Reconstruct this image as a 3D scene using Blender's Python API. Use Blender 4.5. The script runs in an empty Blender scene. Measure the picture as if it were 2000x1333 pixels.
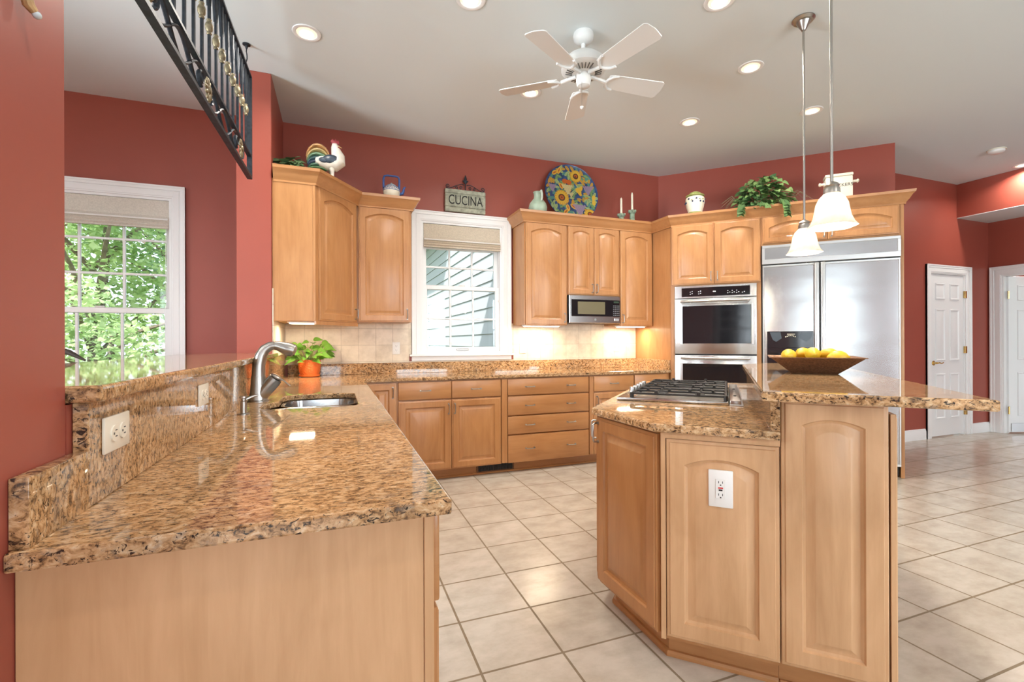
import bpy, bmesh, math, random
from mathutils import Matrix, Vector
random.seed(7)
PI = math.pi
S2 = math.sqrt(2)
scene = bpy.context.scene
C = scene.collection

# ------------------------------------------------------------------ camera
CAM_F, YAW, PIT, ROLL, CAM_H = 914.86, 0.358113, 0.000691, 0.003654, 1.22
fw = Vector((math.sin(YAW)*math.cos(PIT), math.cos(YAW)*math.cos(PIT), math.sin(PIT)))
rt0 = Vector((math.cos(YAW), -math.sin(YAW), 0))
dn0 = fw.cross(rt0)
rt = rt0*math.cos(ROLL) + dn0*math.sin(ROLL)
dn = -rt0*math.sin(ROLL) + dn0*math.cos(ROLL)
cam_data = bpy.data.cameras.new('camera')
cam_data.sensor_width = 36.0
cam_data.lens = CAM_F/2000*36
cam_data.clip_start = 0.02
cam = bpy.data.objects.new('camera', cam_data)
C.objects.link(cam)
cam.matrix_world = Matrix(((rt.x, -dn.x, -fw.x, 0), (rt.y, -dn.y, -fw.y, 0), (rt.z, -dn.z, -fw.z, CAM_H), (0, 0, 0, 1)))
scene.camera = cam

# ------------------------------------------------------------------ world, sun, daylight, exposure
SKY, SUN, DAY, CAN = 2.8, 7.5, 1.0, .75
EXPOSURE = 0.26
world = bpy.data.worlds.new('world'); scene.world = world
world.use_nodes = True
bgn = world.node_tree.nodes['Background']
bgn.inputs[0].default_value = (0.80, 0.90, 1.0, 1)
bgn.inputs[1].default_value = SKY
sl = bpy.data.lights.new('sun', 'SUN'); sl.energy = SUN; sl.angle = 0.02; sl.color = (1, .95, .86)
so = bpy.data.objects.new('sun', sl); C.objects.link(so)
so.rotation_euler = Vector((0.42, 0.50, -0.75)).to_track_quat('-Z', 'Y').to_euler()

def area(name, loc, target, sx, sy, power, col=(1, 1, 1)):
    l = bpy.data.lights.new(name, 'AREA'); l.shape = 'RECTANGLE'; l.size = sx; l.size_y = sy
    l.energy = power; l.color = col
    o = bpy.data.objects.new(name, l); C.objects.link(o); o.location = loc
    o.rotation_euler = (Vector(target)-Vector(loc)).to_track_quat('-Z', 'Y').to_euler()
    return o
# daylight falling in through the windows behind the camera and in the dining area
for x, pw in ((-3.2, 75), (-.6, 60), (2.2, 210), (5.0, 200)):
    area('daylight_rear', (x, -4.05, 1.40), (x, 0, 2.0), 1.9, 2.2, pw*DAY, (.88, .94, 1.0))
for y in (-1.6, 1.6):
    area('daylight_dining', (-4.6, y, 1.40), (0, y, 2.3), 1.8, 2.2, 540*DAY, (.88, .94, 1.0))
scene.view_settings.view_transform = 'Standard'
scene.view_settings.look = 'None'
scene.view_settings.gamma = 1
scene.view_settings.use_curve_mapping = False
scene.view_settings.exposure = EXPOSURE
cy = scene.cycles
cy.use_denoising = True
cy.max_bounces = 12; cy.diffuse_bounces = 5; cy.glossy_bounces = 5; cy.transmission_bounces = 6; cy.transparent_max_bounces = 10
cy.sample_clamp_indirect = 4.0
cy.caustics_reflective = False; cy.caustics_refractive = False

# ------------------------------------------------------------------ materials
MATS = {}
def node_mat(name):
    m = bpy.data.materials.new(name); m.use_nodes = True
    nt = m.node_tree
    return m, nt, nt.nodes['Principled BSDF']
def simple(name, col, rough=.5, metal=0, emit=None, es=1, coat=0, var=0.0, scale=20, bump=0, spec=None, trans=0):
    if name in MATS: return MATS[name]
    m, nt, b = node_mat(name)
    b.inputs['Base Color'].default_value = (*col, 1)
    b.inputs['Roughness'].default_value = rough
    b.inputs['Metallic'].default_value = metal
    b.inputs['Coat Weight'].default_value = coat
    if spec is not None: b.inputs['Specular IOR Level'].default_value = spec
    if trans: b.inputs['Transmission Weight'].default_value = trans
    if emit:
        b.inputs['Emission Color'].default_value = (*emit, 1); b.inputs['Emission Strength'].default_value = es
    if var or bump:
        tc = nt.nodes.new('ShaderNodeTexCoord'); n = nt.nodes.new('ShaderNodeTexNoise')
        n.inputs['Scale'].default_value = scale; n.inputs['Detail'].default_value = 5
        nt.links.new(tc.outputs['Object'], n.inputs['Vector'])
        if var:
            r = nt.nodes.new('ShaderNodeValToRGB')
            r.color_ramp.elements[0].position = .3; r.color_ramp.elements[1].position = .7
            r.color_ramp.elements[0].color = tuple(max(0, c*(1-var)) for c in col)+(1,)
            r.color_ramp.elements[1].color = tuple(min(1, c*(1+var)) for c in col)+(1,)
            nt.links.new(n.outputs['Fac'], r.inputs[0]); nt.links.new(r.outputs[0], b.inputs['Base Color'])
        if bump:
            bp = nt.nodes.new('ShaderNodeBump'); bp.inputs['Strength'].default_value = bump; bp.inputs['Distance'].default_value = .002
            nt.links.new(n.outputs['Fac'], bp.inputs['Height']); nt.links.new(bp.outputs[0], b.inputs['Normal'])
    MATS[name] = m
    return m
def wood(name, c1, c2, horiz=False, rough=.30):
    m, nt, b = node_mat(name)
    tc = nt.nodes.new('ShaderNodeTexCoord'); oi = nt.nodes.new('ShaderNodeObjectInfo')
    add = nt.nodes.new('ShaderNodeVectorMath'); add.operation = 'ADD'
    mul = nt.nodes.new('ShaderNodeVectorMath'); mul.operation = 'MULTIPLY'; mul.inputs[1].default_value = (7, 9, 11)
    comb = nt.nodes.new('ShaderNodeCombineXYZ')
    for i in range(3): nt.links.new(oi.outputs['Random'], comb.inputs[i])
    nt.links.new(comb.outputs[0], mul.inputs[0])
    nt.links.new(tc.outputs['Object'], add.inputs[0]); nt.links.new(mul.outputs[0], add.inputs[1])
    mp = nt.nodes.new('ShaderNodeMapping')
    mp.inputs['Scale'].default_value = (1.2, 10, 14) if horiz else (14, 14, 1.2)
    nt.links.new(add.outputs[0], mp.inputs[0])
    n = nt.nodes.new('ShaderNodeTexNoise'); n.inputs['Scale'].default_value = 2.2; n.inputs['Detail'].default_value = 8; n.inputs['Roughness'].default_value = .62; n.inputs['Distortion'].default_value = .5
    nt.links.new(mp.outputs[0], n.inputs['Vector'])
    mp2 = nt.nodes.new('ShaderNodeMapping'); mp2.inputs['Scale'].default_value = (1, 1, 2.2) if horiz else (2.6, 2.6, 1.0)
    nt.links.new(add.outputs[0], mp2.inputs[0])
    n2 = nt.nodes.new('ShaderNodeTexNoise'); n2.inputs['Scale'].default_value = 2.4; n2.inputs['Detail'].default_value = 4; n2.inputs['Distortion'].default_value = 1.2
    nt.links.new(mp2.outputs[0], n2.inputs['Vector'])
    mx = nt.nodes.new('ShaderNodeMath'); mx.operation = 'ADD'
    m1 = nt.nodes.new('ShaderNodeMath'); m1.operation = 'MULTIPLY'; m1.inputs[1].default_value = .5
    m2 = nt.nodes.new('ShaderNodeMath'); m2.operation = 'MULTIPLY'; m2.inputs[1].default_value = .5
    nt.links.new(n.outputs['Fac'], m1.inputs[0]); nt.links.new(n2.outputs['Fac'], m2.inputs[0])
    nt.links.new(m1.outputs[0], mx.inputs[0]); nt.links.new(m2.outputs[0], mx.inputs[1])
    r = nt.nodes.new('ShaderNodeValToRGB')
    r.color_ramp.elements[0].position = .32; r.color_ramp.elements[0].color = (*c1, 1)
    r.color_ramp.elements[1].position = .66; r.color_ramp.elements[1].color = (*c2, 1)
    nt.links.new(mx.outputs[0], r.inputs[0]); nt.links.new(r.outputs[0], b.inputs['Base Color'])
    b.inputs['Roughness'].default_value = rough
    MATS[name] = m
    return m
WOOD = wood('maple_wood', (.375, .166, .060), (.500, .250, .102))
WOODH = wood('maple_wood_horizontal', (.375, .166, .060), (.500, .250, .102), True)
WOODLIT = wood('daylit_maple_wood', (.50, .285, .138), (.66, .405, .222))  # same maple, with the daylight on it put into a paler colour
WOODD = simple('dark_wood_and_gap_shade', (.16, .07, .03), .6)

def granite(name, dark=(.030, .021, .016), scale=1.0):
    m, nt, b = node_mat(name)
    tc = nt.nodes.new('ShaderNodeTexCoord')
    mp = nt.nodes.new('ShaderNodeMapping'); mp.inputs['Scale'].default_value = (.8, 1.6, 1.1); mp.inputs['Rotation'].default_value = (0.3, .2, -.35)
    nt.links.new(tc.outputs['Object'], mp.inputs[0])
    def noise(s, d, ro, dist=0):
        n = nt.nodes.new('ShaderNodeTexNoise'); n.inputs['Scale'].default_value = s*scale; n.inputs['Detail'].default_value = d
        n.inputs['Roughness'].default_value = ro; n.inputs['Distortion'].default_value = dist
        nt.links.new(mp.outputs[0], n.inputs['Vector']); return n
    def ramp(src, els):
        r = nt.nodes.new('ShaderNodeValToRGB'); cr = r.color_ramp
        while len(cr.elements) < len(els): cr.elements.new(.5)
        for e, (p, c) in zip(cr.elements, els):
            e.position = p; e.color = (*c, 1)
        nt.links.new(src, r.inputs[0]); return r
    n1 = noise(58, 6, .68, .6)
    base = ramp(n1.outputs['Fac'], [(.35, (.065, .040, .024)), (.42, (.27, .155, .072)), (.50, (.52, .315, .155)), (.60, (.64, .45, .265)), (.69, (.72, .59, .43))])
    n2 = noise(84, 5, .72, 1.0)
    sp = ramp(n2.outputs['Fac'], [(.40, (1, 1, 1)), (.445, (0, 0, 0))])
    n3 = noise(28, 4, .6, .8)
    gr = ramp(n3.outputs['Fac'], [(.56, (0, 0, 0)), (.66, (1, 1, 1))])
    n4 = noise(5, 3, .5, .5)
    big = ramp(n4.outputs['Fac'], [(.35, (.82, .80, .78)), (.65, (1.08, 1.02, .96))])
    mixg = nt.nodes.new('ShaderNodeMix'); mixg.data_type = 'RGBA'
    mg = nt.nodes.new('ShaderNodeMath'); mg.operation = 'MULTIPLY'; mg.inputs[1].default_value = .55
    nt.links.new(gr.outputs[0], mg.inputs[0]); nt.links.new(mg.outputs[0], mixg.inputs[0])
    nt.links.new(base.outputs[0], mixg.inputs[6]); mixg.inputs[7].default_value = (.25, .21, .175, 1)
    mixd = nt.nodes.new('ShaderNodeMix'); mixd.data_type = 'RGBA'
    nt.links.new(sp.outputs[0], mixd.inputs[0]); nt.links.new(mixg.outputs[2], mixd.inputs[6]); mixd.inputs[7].default_value = (*dark, 1)
    mm = nt.nodes.new('ShaderNodeMix'); mm.data_type = 'RGBA'; mm.blend_type = 'MULTIPLY'; mm.inputs[0].default_value = 1
    nt.links.new(mixd.outputs[2], mm.inputs[6]); nt.links.new(big.outputs[0], mm.inputs[7])
    nt.links.new(mm.outputs[2], b.inputs['Base Color'])
    b.inputs['Roughness'].default_value = .035
    b.inputs['IOR'].default_value = 1.6
    MATS[name] = m; return m
GRAN = granite('polished_granite')

def tilemat(name, w, h, ox, oz, c1, c2, mortar, msize, rough, vertical=False, bumpd=.0015, mottle=6, coords='xy'):
    m, nt, b = node_mat(name)
    tc = nt.nodes.new('ShaderNodeTexCoord')
    sep = nt.nodes.new('ShaderNodeSeparateXYZ'); nt.links.new(tc.outputs['Object'], sep.inputs[0])
    comb = nt.nodes.new('ShaderNodeCombineXYZ')
    idx = {'x': 0, 'y': 1, 'z': 2}
    a1 = nt.nodes.new('ShaderNodeMath'); a1.operation = 'SUBTRACT'; a1.inputs[1].default_value = ox - 40*w
    a2 = nt.nodes.new('ShaderNodeMath'); a2.operation = 'SUBTRACT'; a2.inputs[1].default_value = oz - 40*h
    nt.links.new(sep.outputs[idx[coords[0]]], a1.inputs[0]); nt.links.new(sep.outputs[idx[coords[1]]], a2.inputs[0])
    nt.links.new(a1.outputs[0], comb.inputs[0]); nt.links.new(a2.outputs[0], comb.inputs[1])
    br = nt.nodes.new('ShaderNodeTexBrick'); br.offset = 0; br.squash = 1
    br.inputs['Scale'].default_value = 1; br.inputs['Brick Width'].default_value = w; br.inputs['Row Height'].default_value = h
    br.inputs['Mortar Size'].default_value = msize; br.inputs['Mortar Smooth'].default_value = .15; br.inputs['Bias'].default_value = 0
    br.inputs['Color1'].default_value = (*c1, 1); br.inputs['Color2'].default_value = (*c2, 1); br.inputs['Mortar'].default_value = (*mortar, 1)
    nt.links.new(comb.outputs[0], br.inputs['Vector'])
    n = nt.nodes.new('ShaderNodeTexNoise'); n.inputs['Scale'].default_value = mottle; n.inputs['Detail'].default_value = 7; n.inputs['Roughness'].default_value = .65
    mpn = nt.nodes.new('ShaderNodeMapping'); mpn.inputs['Scale'].default_value = (1, 1.5, 1)
    nt.links.new(tc.outputs['Object'], mpn.inputs[0]); nt.links.new(mpn.outputs[0], n.inputs['Vector'])
    r = nt.nodes.new('ShaderNodeValToRGB')
    r.color_ramp.elements[0].position = .3; r.color_ramp.elements[0].color = (.80, .765, .72, 1)
    r.color_ramp.elements[1].position = .62; r.color_ramp.elements[1].color = (1.04, 1.03, 1.02, 1)
    nt.links.new(n.outputs['Fac'], r.inputs[0])
    mm = nt.nodes.new('ShaderNodeMix'); mm.data_type = 'RGBA'; mm.blend_type = 'MULTIPLY'; mm.inputs[0].default_value = 1
    nt.links.new(br.outputs['Color'], mm.inputs[6]); nt.links.new(r.outputs[0], mm.inputs[7])
    nt.links.new(mm.outputs[2], b.inputs['Base Color'])
    bp = nt.nodes.new('ShaderNodeBump'); bp.inputs['Strength'].default_value = .6; bp.inputs['Distance'].default_value = bumpd; bp.invert = True
    nt.links.new(br.outputs['Fac'], bp.inputs['Height']); nt.links.new(bp.outputs[0], b.inputs['Normal'])
    rr = nt.nodes.new('ShaderNodeMapRange'); rr.inputs['To Min'].default_value = rough; rr.inputs['To Max'].default_value = .8
    nt.links.new(br.outputs['Fac'], rr.inputs['Value']); nt.links.new(rr.outputs[0], b.inputs['Roughness'])
    MATS[name] = m; return m
FLOORM = tilemat('floor_tile', .3325, .3345, .826, 1.650, (.51, .462, .395), (.56, .512, .445), (.23, .18, .12), .0052, .22)
BSPL = tilemat('beige_wall_tile', .1565, .1565, .038, 1.188, (.72, .63, .49), (.78, .695, .56), (.56, .49, .38), .0022, .35, coords='xz', mottle=9)
BSPLY = tilemat('beige_wall_tile_return', .1565, .1565, .038, 1.188, (.72, .63, .49), (.78, .695, .56), (.56, .49, .38), .0022, .35, coords='yz', mottle=9)

RED = simple('red_wall_paint', (.325, .073, .049), .40, var=.03, scale=3)
CEILM = simple('ceiling_paint', (.70, .765, .78), .9)
WHITE = simple('white_trim_paint', (.86, .87, .87), .35)
WHITED = simple('white_door_paint', (.82, .84, .85), .4)
OUTW = simple('white_plastic', (.82, .82, .80), .35)
IVORY = simple('ivory_plastic', (.78, .74, .64), .35)
BLACK = simple('black_gloss', (.010, .010, .012), .06, spec=.6)
BLACKM = simple('black_matte', (.018, .018, .020), .45)
IRON = simple('black_wrought_iron', (.030, .036, .045), .5, metal=.6, var=.35, scale=40)
IRONB = simple('aged_brass', (.24, .20, .125), .55, metal=.7, var=.4, scale=60)
BRASS = simple('polished_brass', (.75, .55, .22), .2, metal=1)
NICKEL = simple('brushed_nickel', (.43, .41, .38), .3, metal=1)
CAST = simple('cast_iron_grate', (.022, .020, .020), .5, metal=.3)
RUSTB = simple('warm_iron', (.10, .062, .045), .55, metal=.4)
LEMON = simple('lemon_yellow', (.68, .41, .02), .42, var=.06, scale=30, bump=.25)
GREEN = simple('leaf_green', (.06, .17, .028), .45, var=.45, scale=18)
GREENB = simple('bright_leaf_green', (.17, .42, .03), .4, var=.3, scale=14)
GREENV = simple('variegated_leaf', (.22, .36, .13), .5, var=.55, scale=40)
TERRA = simple('orange_pot', (.74, .17, .03), .5)
SOIL = simple('soil', (.05, .03, .02), .9)
CANDLE = simple('ivory_wax', (.78, .72, .58), .5)
CELADON = simple('celadon_glaze', (.36, .46, .35), .35, var=.18, scale=12)
VERDI = simple('verdigris', (.22, .29, .21), .6, var=.35, scale=25)
CREAM = simple('cream_enamel', (.74, .69, .56), .4)
OLIVEG = simple('olive_green_glaze', (.24, .27, .08), .35)
NAVY = simple('navy_glaze', (.012, .022, .085), .35)
BLUE = simple('cobalt_blue_enamel', (.045, .10, .30), .3)
LAMP = simple('lamp_glow', (1, .95, .85), .5, emit=(1, .93, .82), es=9)
SHADE = simple('roman_shade_linen', (.56, .49, .39), .9, var=.12, scale=120)
SHADEP = simple('pale_linen', (.62, .58, .51), .9, var=.1, scale=120)
FANW = simple('white_fan_enamel', (.74, .75, .74), .4)
SIGNW = simple('weathered_sage_board', (.36, .37, .29), .8, var=.3, scale=30)
INK = simple('black_lettering', (.012, .012, .012), .7)
COPPER = simple('hammered_brown_copper', (.20, .095, .048), .42, metal=.55, var=.35, scale=120, bump=1.0)
GREY = simple('dark_grey_slot', (.06, .06, .06), .6)
REDB = simple('red_button', (.6, .03, .03), .5)
HALF = simple('frosted_lens', (.9, .87, .8), .4, emit=(1, .84, .60), es=5)

def steel(name, col=(.60, .60, .59), rough=.24, wave=.0, aniso=.6, horiz=True):
    m, nt, b = node_mat(name)
    b.inputs['Base Color'].default_value = (*col, 1); b.inputs['Metallic'].default_value = 1; b.inputs['Roughness'].default_value = rough
    tc = nt.nodes.new('ShaderNodeTexCoord')
    mp = nt.nodes.new('ShaderNodeMapping'); mp.inputs['Scale'].default_value = (3, 3, 700) if horiz else (500, 500, 3)
    n = nt.nodes.new('ShaderNodeTexNoise'); n.inputs['Scale'].default_value = 1; n.inputs['Detail'].default_value = 2
    nt.links.new(tc.outputs['Object'], mp.inputs[0]); nt.links.new(mp.outputs[0], n.inputs['Vector'])
    bp = nt.nodes.new('ShaderNodeBump'); bp.inputs['Strength'].default_value = .0; bp.inputs['Distance'].default_value = .001
    nt.links.new(n.outputs['Fac'], bp.inputs['Height'])
    b.inputs['Anisotropic'].default_value = aniso; b.inputs['Anisotropic Rotation'].default_value = .25 if horiz else 0
    if wave:
        mp2 = nt.nodes.new('ShaderNodeMapping'); mp2.inputs['Scale'].default_value = (1.3, 1.3, 4.5)
        n2 = nt.nodes.new('ShaderNodeTexNoise'); n2.inputs['Scale'].default_value = 1; n2.inputs['Detail'].default_value = 1
        nt.links.new(tc.outputs['Object'], mp2.inputs[0]); nt.links.new(mp2.outputs[0], n2.inputs['Vector'])
        bp2 = nt.nodes.new('ShaderNodeBump'); bp2.inputs['Strength'].default_value = wave; bp2.inputs['Distance'].default_value = .02
        nt.links.new(n2.outputs['Fac'], bp2.inputs['Height']); nt.links.new(bp2.outputs[0], bp.inputs['Normal'])
    nt.links.new(bp.outputs[0], b.inputs['Normal'])
    MATS[name] = m; return m
STEEL = steel('stainless_steel')
STEELF = steel('stainless_fridge_skin', (.52, .53, .54), rough=.22, wave=.22)
STEELT = simple('satin_aluminium_trim', (.66, .67, .67), .32, metal=1)
SINKM = steel('sink_steel', (.46, .47, .48), .22)

def glassmat():
    m = bpy.data.materials.new('window_glass'); m.use_nodes = True; nt = m.node_tree
    nt.nodes.remove(nt.nodes['Principled BSDF']); out = nt.nodes['Material Output']
    t = nt.nodes.new('ShaderNodeBsdfTransparent'); g = nt.nodes.new('ShaderNodeBsdfGlossy'); g.inputs['Roughness'].default_value = .02
    f = nt.nodes.new('ShaderNodeFresnel'); f.inputs[0].default_value = 1.45
    mx = nt.nodes.new('ShaderNodeMixShader')
    t.inputs[0].default_value = (.96, .98, .98, 1)
    nt.links.new(f.outputs[0], mx.inputs[0]); nt.links.new(t.outputs[0], mx.inputs[1]); nt.links.new(g.outputs[0], mx.inputs[2])
    nt.links.new(mx.outputs[0], out.inputs[0]); return m
GLASS = glassmat()
def alabaster():
    m, nt, b = node_mat('alabaster_glass_shade')
    tc = nt.nodes.new('ShaderNodeTexCoord')
    n = nt.nodes.new('ShaderNodeTexNoise'); n.inputs['Scale'].default_value = 14; n.inputs['Detail'].default_value = 4; n.inputs['Distortion'].default_value = 1.5
    nt.links.new(tc.outputs['Object'], n.inputs['Vector'])
    r = nt.nodes.new('ShaderNodeValToRGB')
    r.color_ramp.elements[0].position = .3; r.color_ramp.elements[0].color = (.82, .77, .68, 1)
    r.color_ramp.elements[1].position = .7; r.color_ramp.elements[1].color = (.95, .92, .86, 1)
    nt.links.new(n.outputs['Fac'], r.inputs[0]); nt.links.new(r.outputs[0], b.inputs['Base Color'])
    b.inputs['Roughness'].default_value = .25
    tl = nt.nodes.new('ShaderNodeBsdfTranslucent'); nt.links.new(r.outputs[0], tl.inputs[0])
    mx = nt.nodes.new('ShaderNodeMixShader'); mx.inputs[0].default_value = .6
    out = nt.nodes['Material Output']
    nt.links.new(b.outputs[0], mx.inputs[1]); nt.links.new(tl.outputs[0], mx.inputs[2]); nt.links.new(mx.outputs[0], out.inputs[0])
    return m
ALAB = alabaster()
def leafmat(name, c1, c2, tr=.4):
    m, nt, b = node_mat(name)
    tc = nt.nodes.new('ShaderNodeTexCoord')
    n = nt.nodes.new('ShaderNodeTexNoise'); n.inputs['Scale'].default_value = 3.0; n.inputs['Detail'].default_value = 5
    nt.links.new(tc.outputs['Object'], n.inputs['Vector'])
    r = nt.nodes.new('ShaderNodeValToRGB')
    r.color_ramp.elements[0].position = .35; r.color_ramp.elements[0].color = (*c1, 1)
    r.color_ramp.elements[1].position = .65; r.color_ramp.elements[1].color = (*c2, 1)
    nt.links.new(n.outputs['Fac'], r.inputs[0]); nt.links.new(r.outputs[0], b.inputs['Base Color'])
    b.inputs['Roughness'].default_value = .5
    tl = nt.nodes.new('ShaderNodeBsdfTranslucent'); nt.links.new(r.outputs[0], tl.inputs[0])
    mx = nt.nodes.new('ShaderNodeMixShader'); mx.inputs[0].default_value = tr
    nt.links.new(b.outputs[0], mx.inputs[1]); nt.links.new(tl.outputs[0], mx.inputs[2]); nt.links.new(mx.outputs[0], nt.nodes['Material Output'].inputs[0])
    return m
TREEL = leafmat('tree_leaves', (.30, .47, .17), (.70, .82, .45))
TREED = leafmat('dark_tree_leaves', (.17, .31, .14), (.46, .62, .37))
BARK = simple('tree_bark', (.22, .17, .13), .9, var=.3, scale=10)
LAWN = simple('lawn', (.17, .22, .11), .9, var=.4, scale=6)
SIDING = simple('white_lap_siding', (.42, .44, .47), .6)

# ------------------------------------------------------------------ mesh helpers
I4 = Matrix.Identity(4)
F45 = Matrix.Rotation(-PI/4, 4, 'Z')           # x = along the angled wall, y = depth towards it
def RZ(a): return Matrix.Rotation(math.radians(a), 4, 'Z')
def TR(x, y, z=0): return Matrix.Translation((x, y, z))
def W45(t, d, z=0): return Vector(((t+d)/S2, (d-t)/S2, z))

class MB:
    def __init__(self): self.bm = bmesh.new()
    def _merge(self, tmp):
        me = bpy.data.meshes.new('tmp'); tmp.to_mesh(me); tmp.free()
        self.bm.from_mesh(me); bpy.data.meshes.remove(me); return self
    def box(self, x0, x1, y0, y1, z0, z1, b=0, seg=1, m=None):
        t = bmesh.new()
        bmesh.ops.create_cube(t, size=1)
        for v in t.verts:
            v.co = Vector(((x0+x1)/2+v.co.x*abs(x1-x0), (y0+y1)/2+v.co.y*abs(y1-y0), (z0+z1)/2+v.co.z*abs(z1-z0)))
        if b: bmesh.ops.bevel(t, geom=t.edges[:], offset=min(b, abs(x1-x0)*.45, abs(y1-y0)*.45, abs(z1-z0)*.45), segments=seg, affect='EDGES', profile=.5)
        if m: t.transform(m)
        return self._merge(t)
    def prism(self, pts, z0, z1, b=0, seg=2, m=None, holes=()):
        t = bmesh.new(); edges = []
        for loop in (pts, *holes):
            vs = [t.verts.new((p[0], p[1], z1)) for p in loop]
            edges += [t.edges.new((vs[i], vs[(i+1) % len(vs)])) for i in range(len(vs))]
        if holes:
            bmesh.ops.triangle_fill(t, use_beauty=True, use_dissolve=False, edges=edges)
        else:
            t.faces.new(t.verts[:])
        fs = t.faces[:]
        r = bmesh.ops.extrude_face_region(t, geom=fs)
        for e in r['geom']:
            if isinstance(e, bmesh.types.BMVert): e.co.z = z0
        bmesh.ops.recalc_face_normals(t, faces=t.faces[:])
        if b:
            ee = [e for e in t.edges if len(e.link_faces) == 2 and e.calc_face_angle(0) > .4]
            bmesh.ops.bevel(t, geom=ee, offset=b, segments=seg, affect='EDGES', profile=.5)
        if m: t.transform(m)
        return self._merge(t)
    def tube(self, pts, r, n=8, closed=False, flat=1.0, m=None, up=None):
        pts = [Vector(p) for p in pts]; N = len(pts)
        rs = r if isinstance(r, (list, tuple)) else [r]*N
        t = bmesh.new(); rings = []
        prev = None
        for i, p in enumerate(pts):
            if closed: d = pts[(i+1) % N]-pts[i-1]
            else: d = pts[min(i+1, N-1)]-pts[max(i-1, 0)]
            d.normalize()
            if prev is None:
                u = Vector(up) if up else (Vector((0, 0, 1)) if abs(d.z) < .9 else Vector((1, 0, 0)))
                a = (u-d*u.dot(d)).normalized()
            else:
                a = (prev-d*prev.dot(d)).normalized()
            prev = a; bb = d.cross(a)
            rings.append([t.verts.new(p+a*math.cos(2*PI*k/n)*rs[i]*flat+bb*math.sin(2*PI*k/n)*rs[i]) for k in range(n)])
        for i in range(N if closed else N-1):
            A, B = rings[i], rings[(i+1) % N]
            for k in range(n): t.faces.new((A[k], A[(k+1) % n], B[(k+1) % n], B[k]))
        if not closed:
            t.faces.new(list(reversed(rings[0]))); t.faces.new(rings[-1])
        bmesh.ops.recalc_face_normals(t, faces=t.faces[:])
        if m: t.transform(m)
        return self._merge(t)
    def cyl(self, p0, p1, r, n=16, r1=None, m=None): return self.tube([p0, p1], [r, r if r1 is None else r1], n, m=m)
    def lathe(self, prof, c=(0, 0, 0), n=24, m=None, wav=None):
        t = bmesh.new(); rings = []
        for (r, z) in prof:
            if r < 1e-5: rings.append([t.verts.new((c[0], c[1], c[2]+z))])
            else: rings.append([t.verts.new((c[0]+(r*(wav(2*PI*k/n, r, z) if wav else 1))*math.cos(2*PI*k/n), c[1]+(r*(wav(2*PI*k/n, r, z) if wav else 1))*math.sin(2*PI*k/n), c[2]+z)) for k in range(n)])
        for A, B in zip(rings, rings[1:]):
            if len(A) == 1 and len(B) == 1: continue
            for k in range(n):
                if len(A) == 1: t.faces.new((A[0], B[(k+1) % n], B[k]))
                elif len(B) == 1: t.faces.new((A[k], A[(k+1) % n], B[0]))
                else: t.faces.new((A[k], A[(k+1) % n], B[(k+1) % n], B[k]))
        bmesh.ops.recalc_face_normals(t, faces=t.faces[:])
        if m: t.transform(m)
        return self._merge(t)
    def ball(self, c, r, m=None, n=16, k=10):
        t = bmesh.new(); bmesh.ops.create_uvsphere(t, u_segments=n, v_segments=k, radius=1)
        rr = r if isinstance(r, (tuple, list)) else (r, r, r)
        for v in t.verts: v.co = Vector((v.co.x*rr[0], v.co.y*rr[1], v.co.z*rr[2]))
        if m: t.transform(m)
        for v in t.verts: v.co += Vector(c)
        return self._merge(t)
    def faces(self, verts, faces, m=None):
        t = bmesh.new(); vs = [t.verts.new(v) for v in verts]
        for f in faces: t.faces.new([vs[i] for i in f])
        if m: t.transform(m)
        return self._merge(t)
    def sweep(self, path, prof, side=1):
        """extrude a moulding profile [(out, z)] along a plan path with mitred corners; out is to the right of travel * side"""
        P = [Vector((p[0], p[1])) for p in path]; N = len(P); t = bmesh.new(); rings = []
        for i in range(N):
            d1 = (P[i]-P[i-1]).normalized() if i > 0 else None
            d2 = (P[i+1]-P[i]).normalized() if i < N-1 else None
            n1 = Vector((d1.y, -d1.x))*side if d1 else None
            n2 = Vector((d2.y, -d2.x))*side if d2 else None
            if n1 is None: nn = n2
            elif n2 is None: nn = n1
            else:
                nn = (n1+n2); nn = nn/(nn.dot(n1))
            rings.append([t.verts.new((P[i].x+nn.x*o, P[i].y+nn.y*o, z)) for o, z in prof])
        K = len(prof)
        for A, B in zip(rings, rings[1:]):
            for k in range(K): t.faces.new((A[k], A[(k+1) % K], B[(k+1) % K], B[k]))
        t.faces.new(rings[0]); t.faces.new(list(reversed(rings[-1])))
        bmesh.ops.recalc_face_normals(t, faces=t.faces[:])
        return self._merge(t)
    def xf(self, m): self.bm.transform(m); return self

ROOT = {}
def tag(o, label=None, cat=None, group=None, kind=None):
    if label: o['label'] = label
    if cat: o['category'] = cat
    if group: o['group'] = group
    if kind: o['kind'] = kind
    return o
def thing(name, label, cat, loc=(0, 0, 0), group=None, rot=None):
    o = bpy.data.objects.new(name, None); o.empty_display_size = .05
    m = Matrix.Translation(Vector(loc)) @ (rot or I4)
    o.matrix_world = m; C.objects.link(o); ROOT[o.name] = m
    return tag(o, label, cat, group)
def obj(name, mb, mat, parent=None, frame=I4, smooth=35, label=None):
    me = bpy.data.meshes.new(name)
    bm = mb.bm; bm.transform(frame)
    base = I4
    if parent is not None:
        base = ROOT[parent.name]; bm.transform(base.inverted())
    bm.to_mesh(me); bm.free()
    if smooth:
        for p in me.polygons: p.use_smooth = True
        me.set_sharp_from_angle(angle=math.radians(smooth))
    mats = mat if isinstance(mat, (list, tuple)) else [mat]
    for mm in mats: me.materials.append(mm)
    o = bpy.data.objects.new(name, me); C.objects.link(o)
    if parent is not None: o.parent = parent
    ROOT[o.name] = base
    if label: o['label'] = label
    return o
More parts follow.
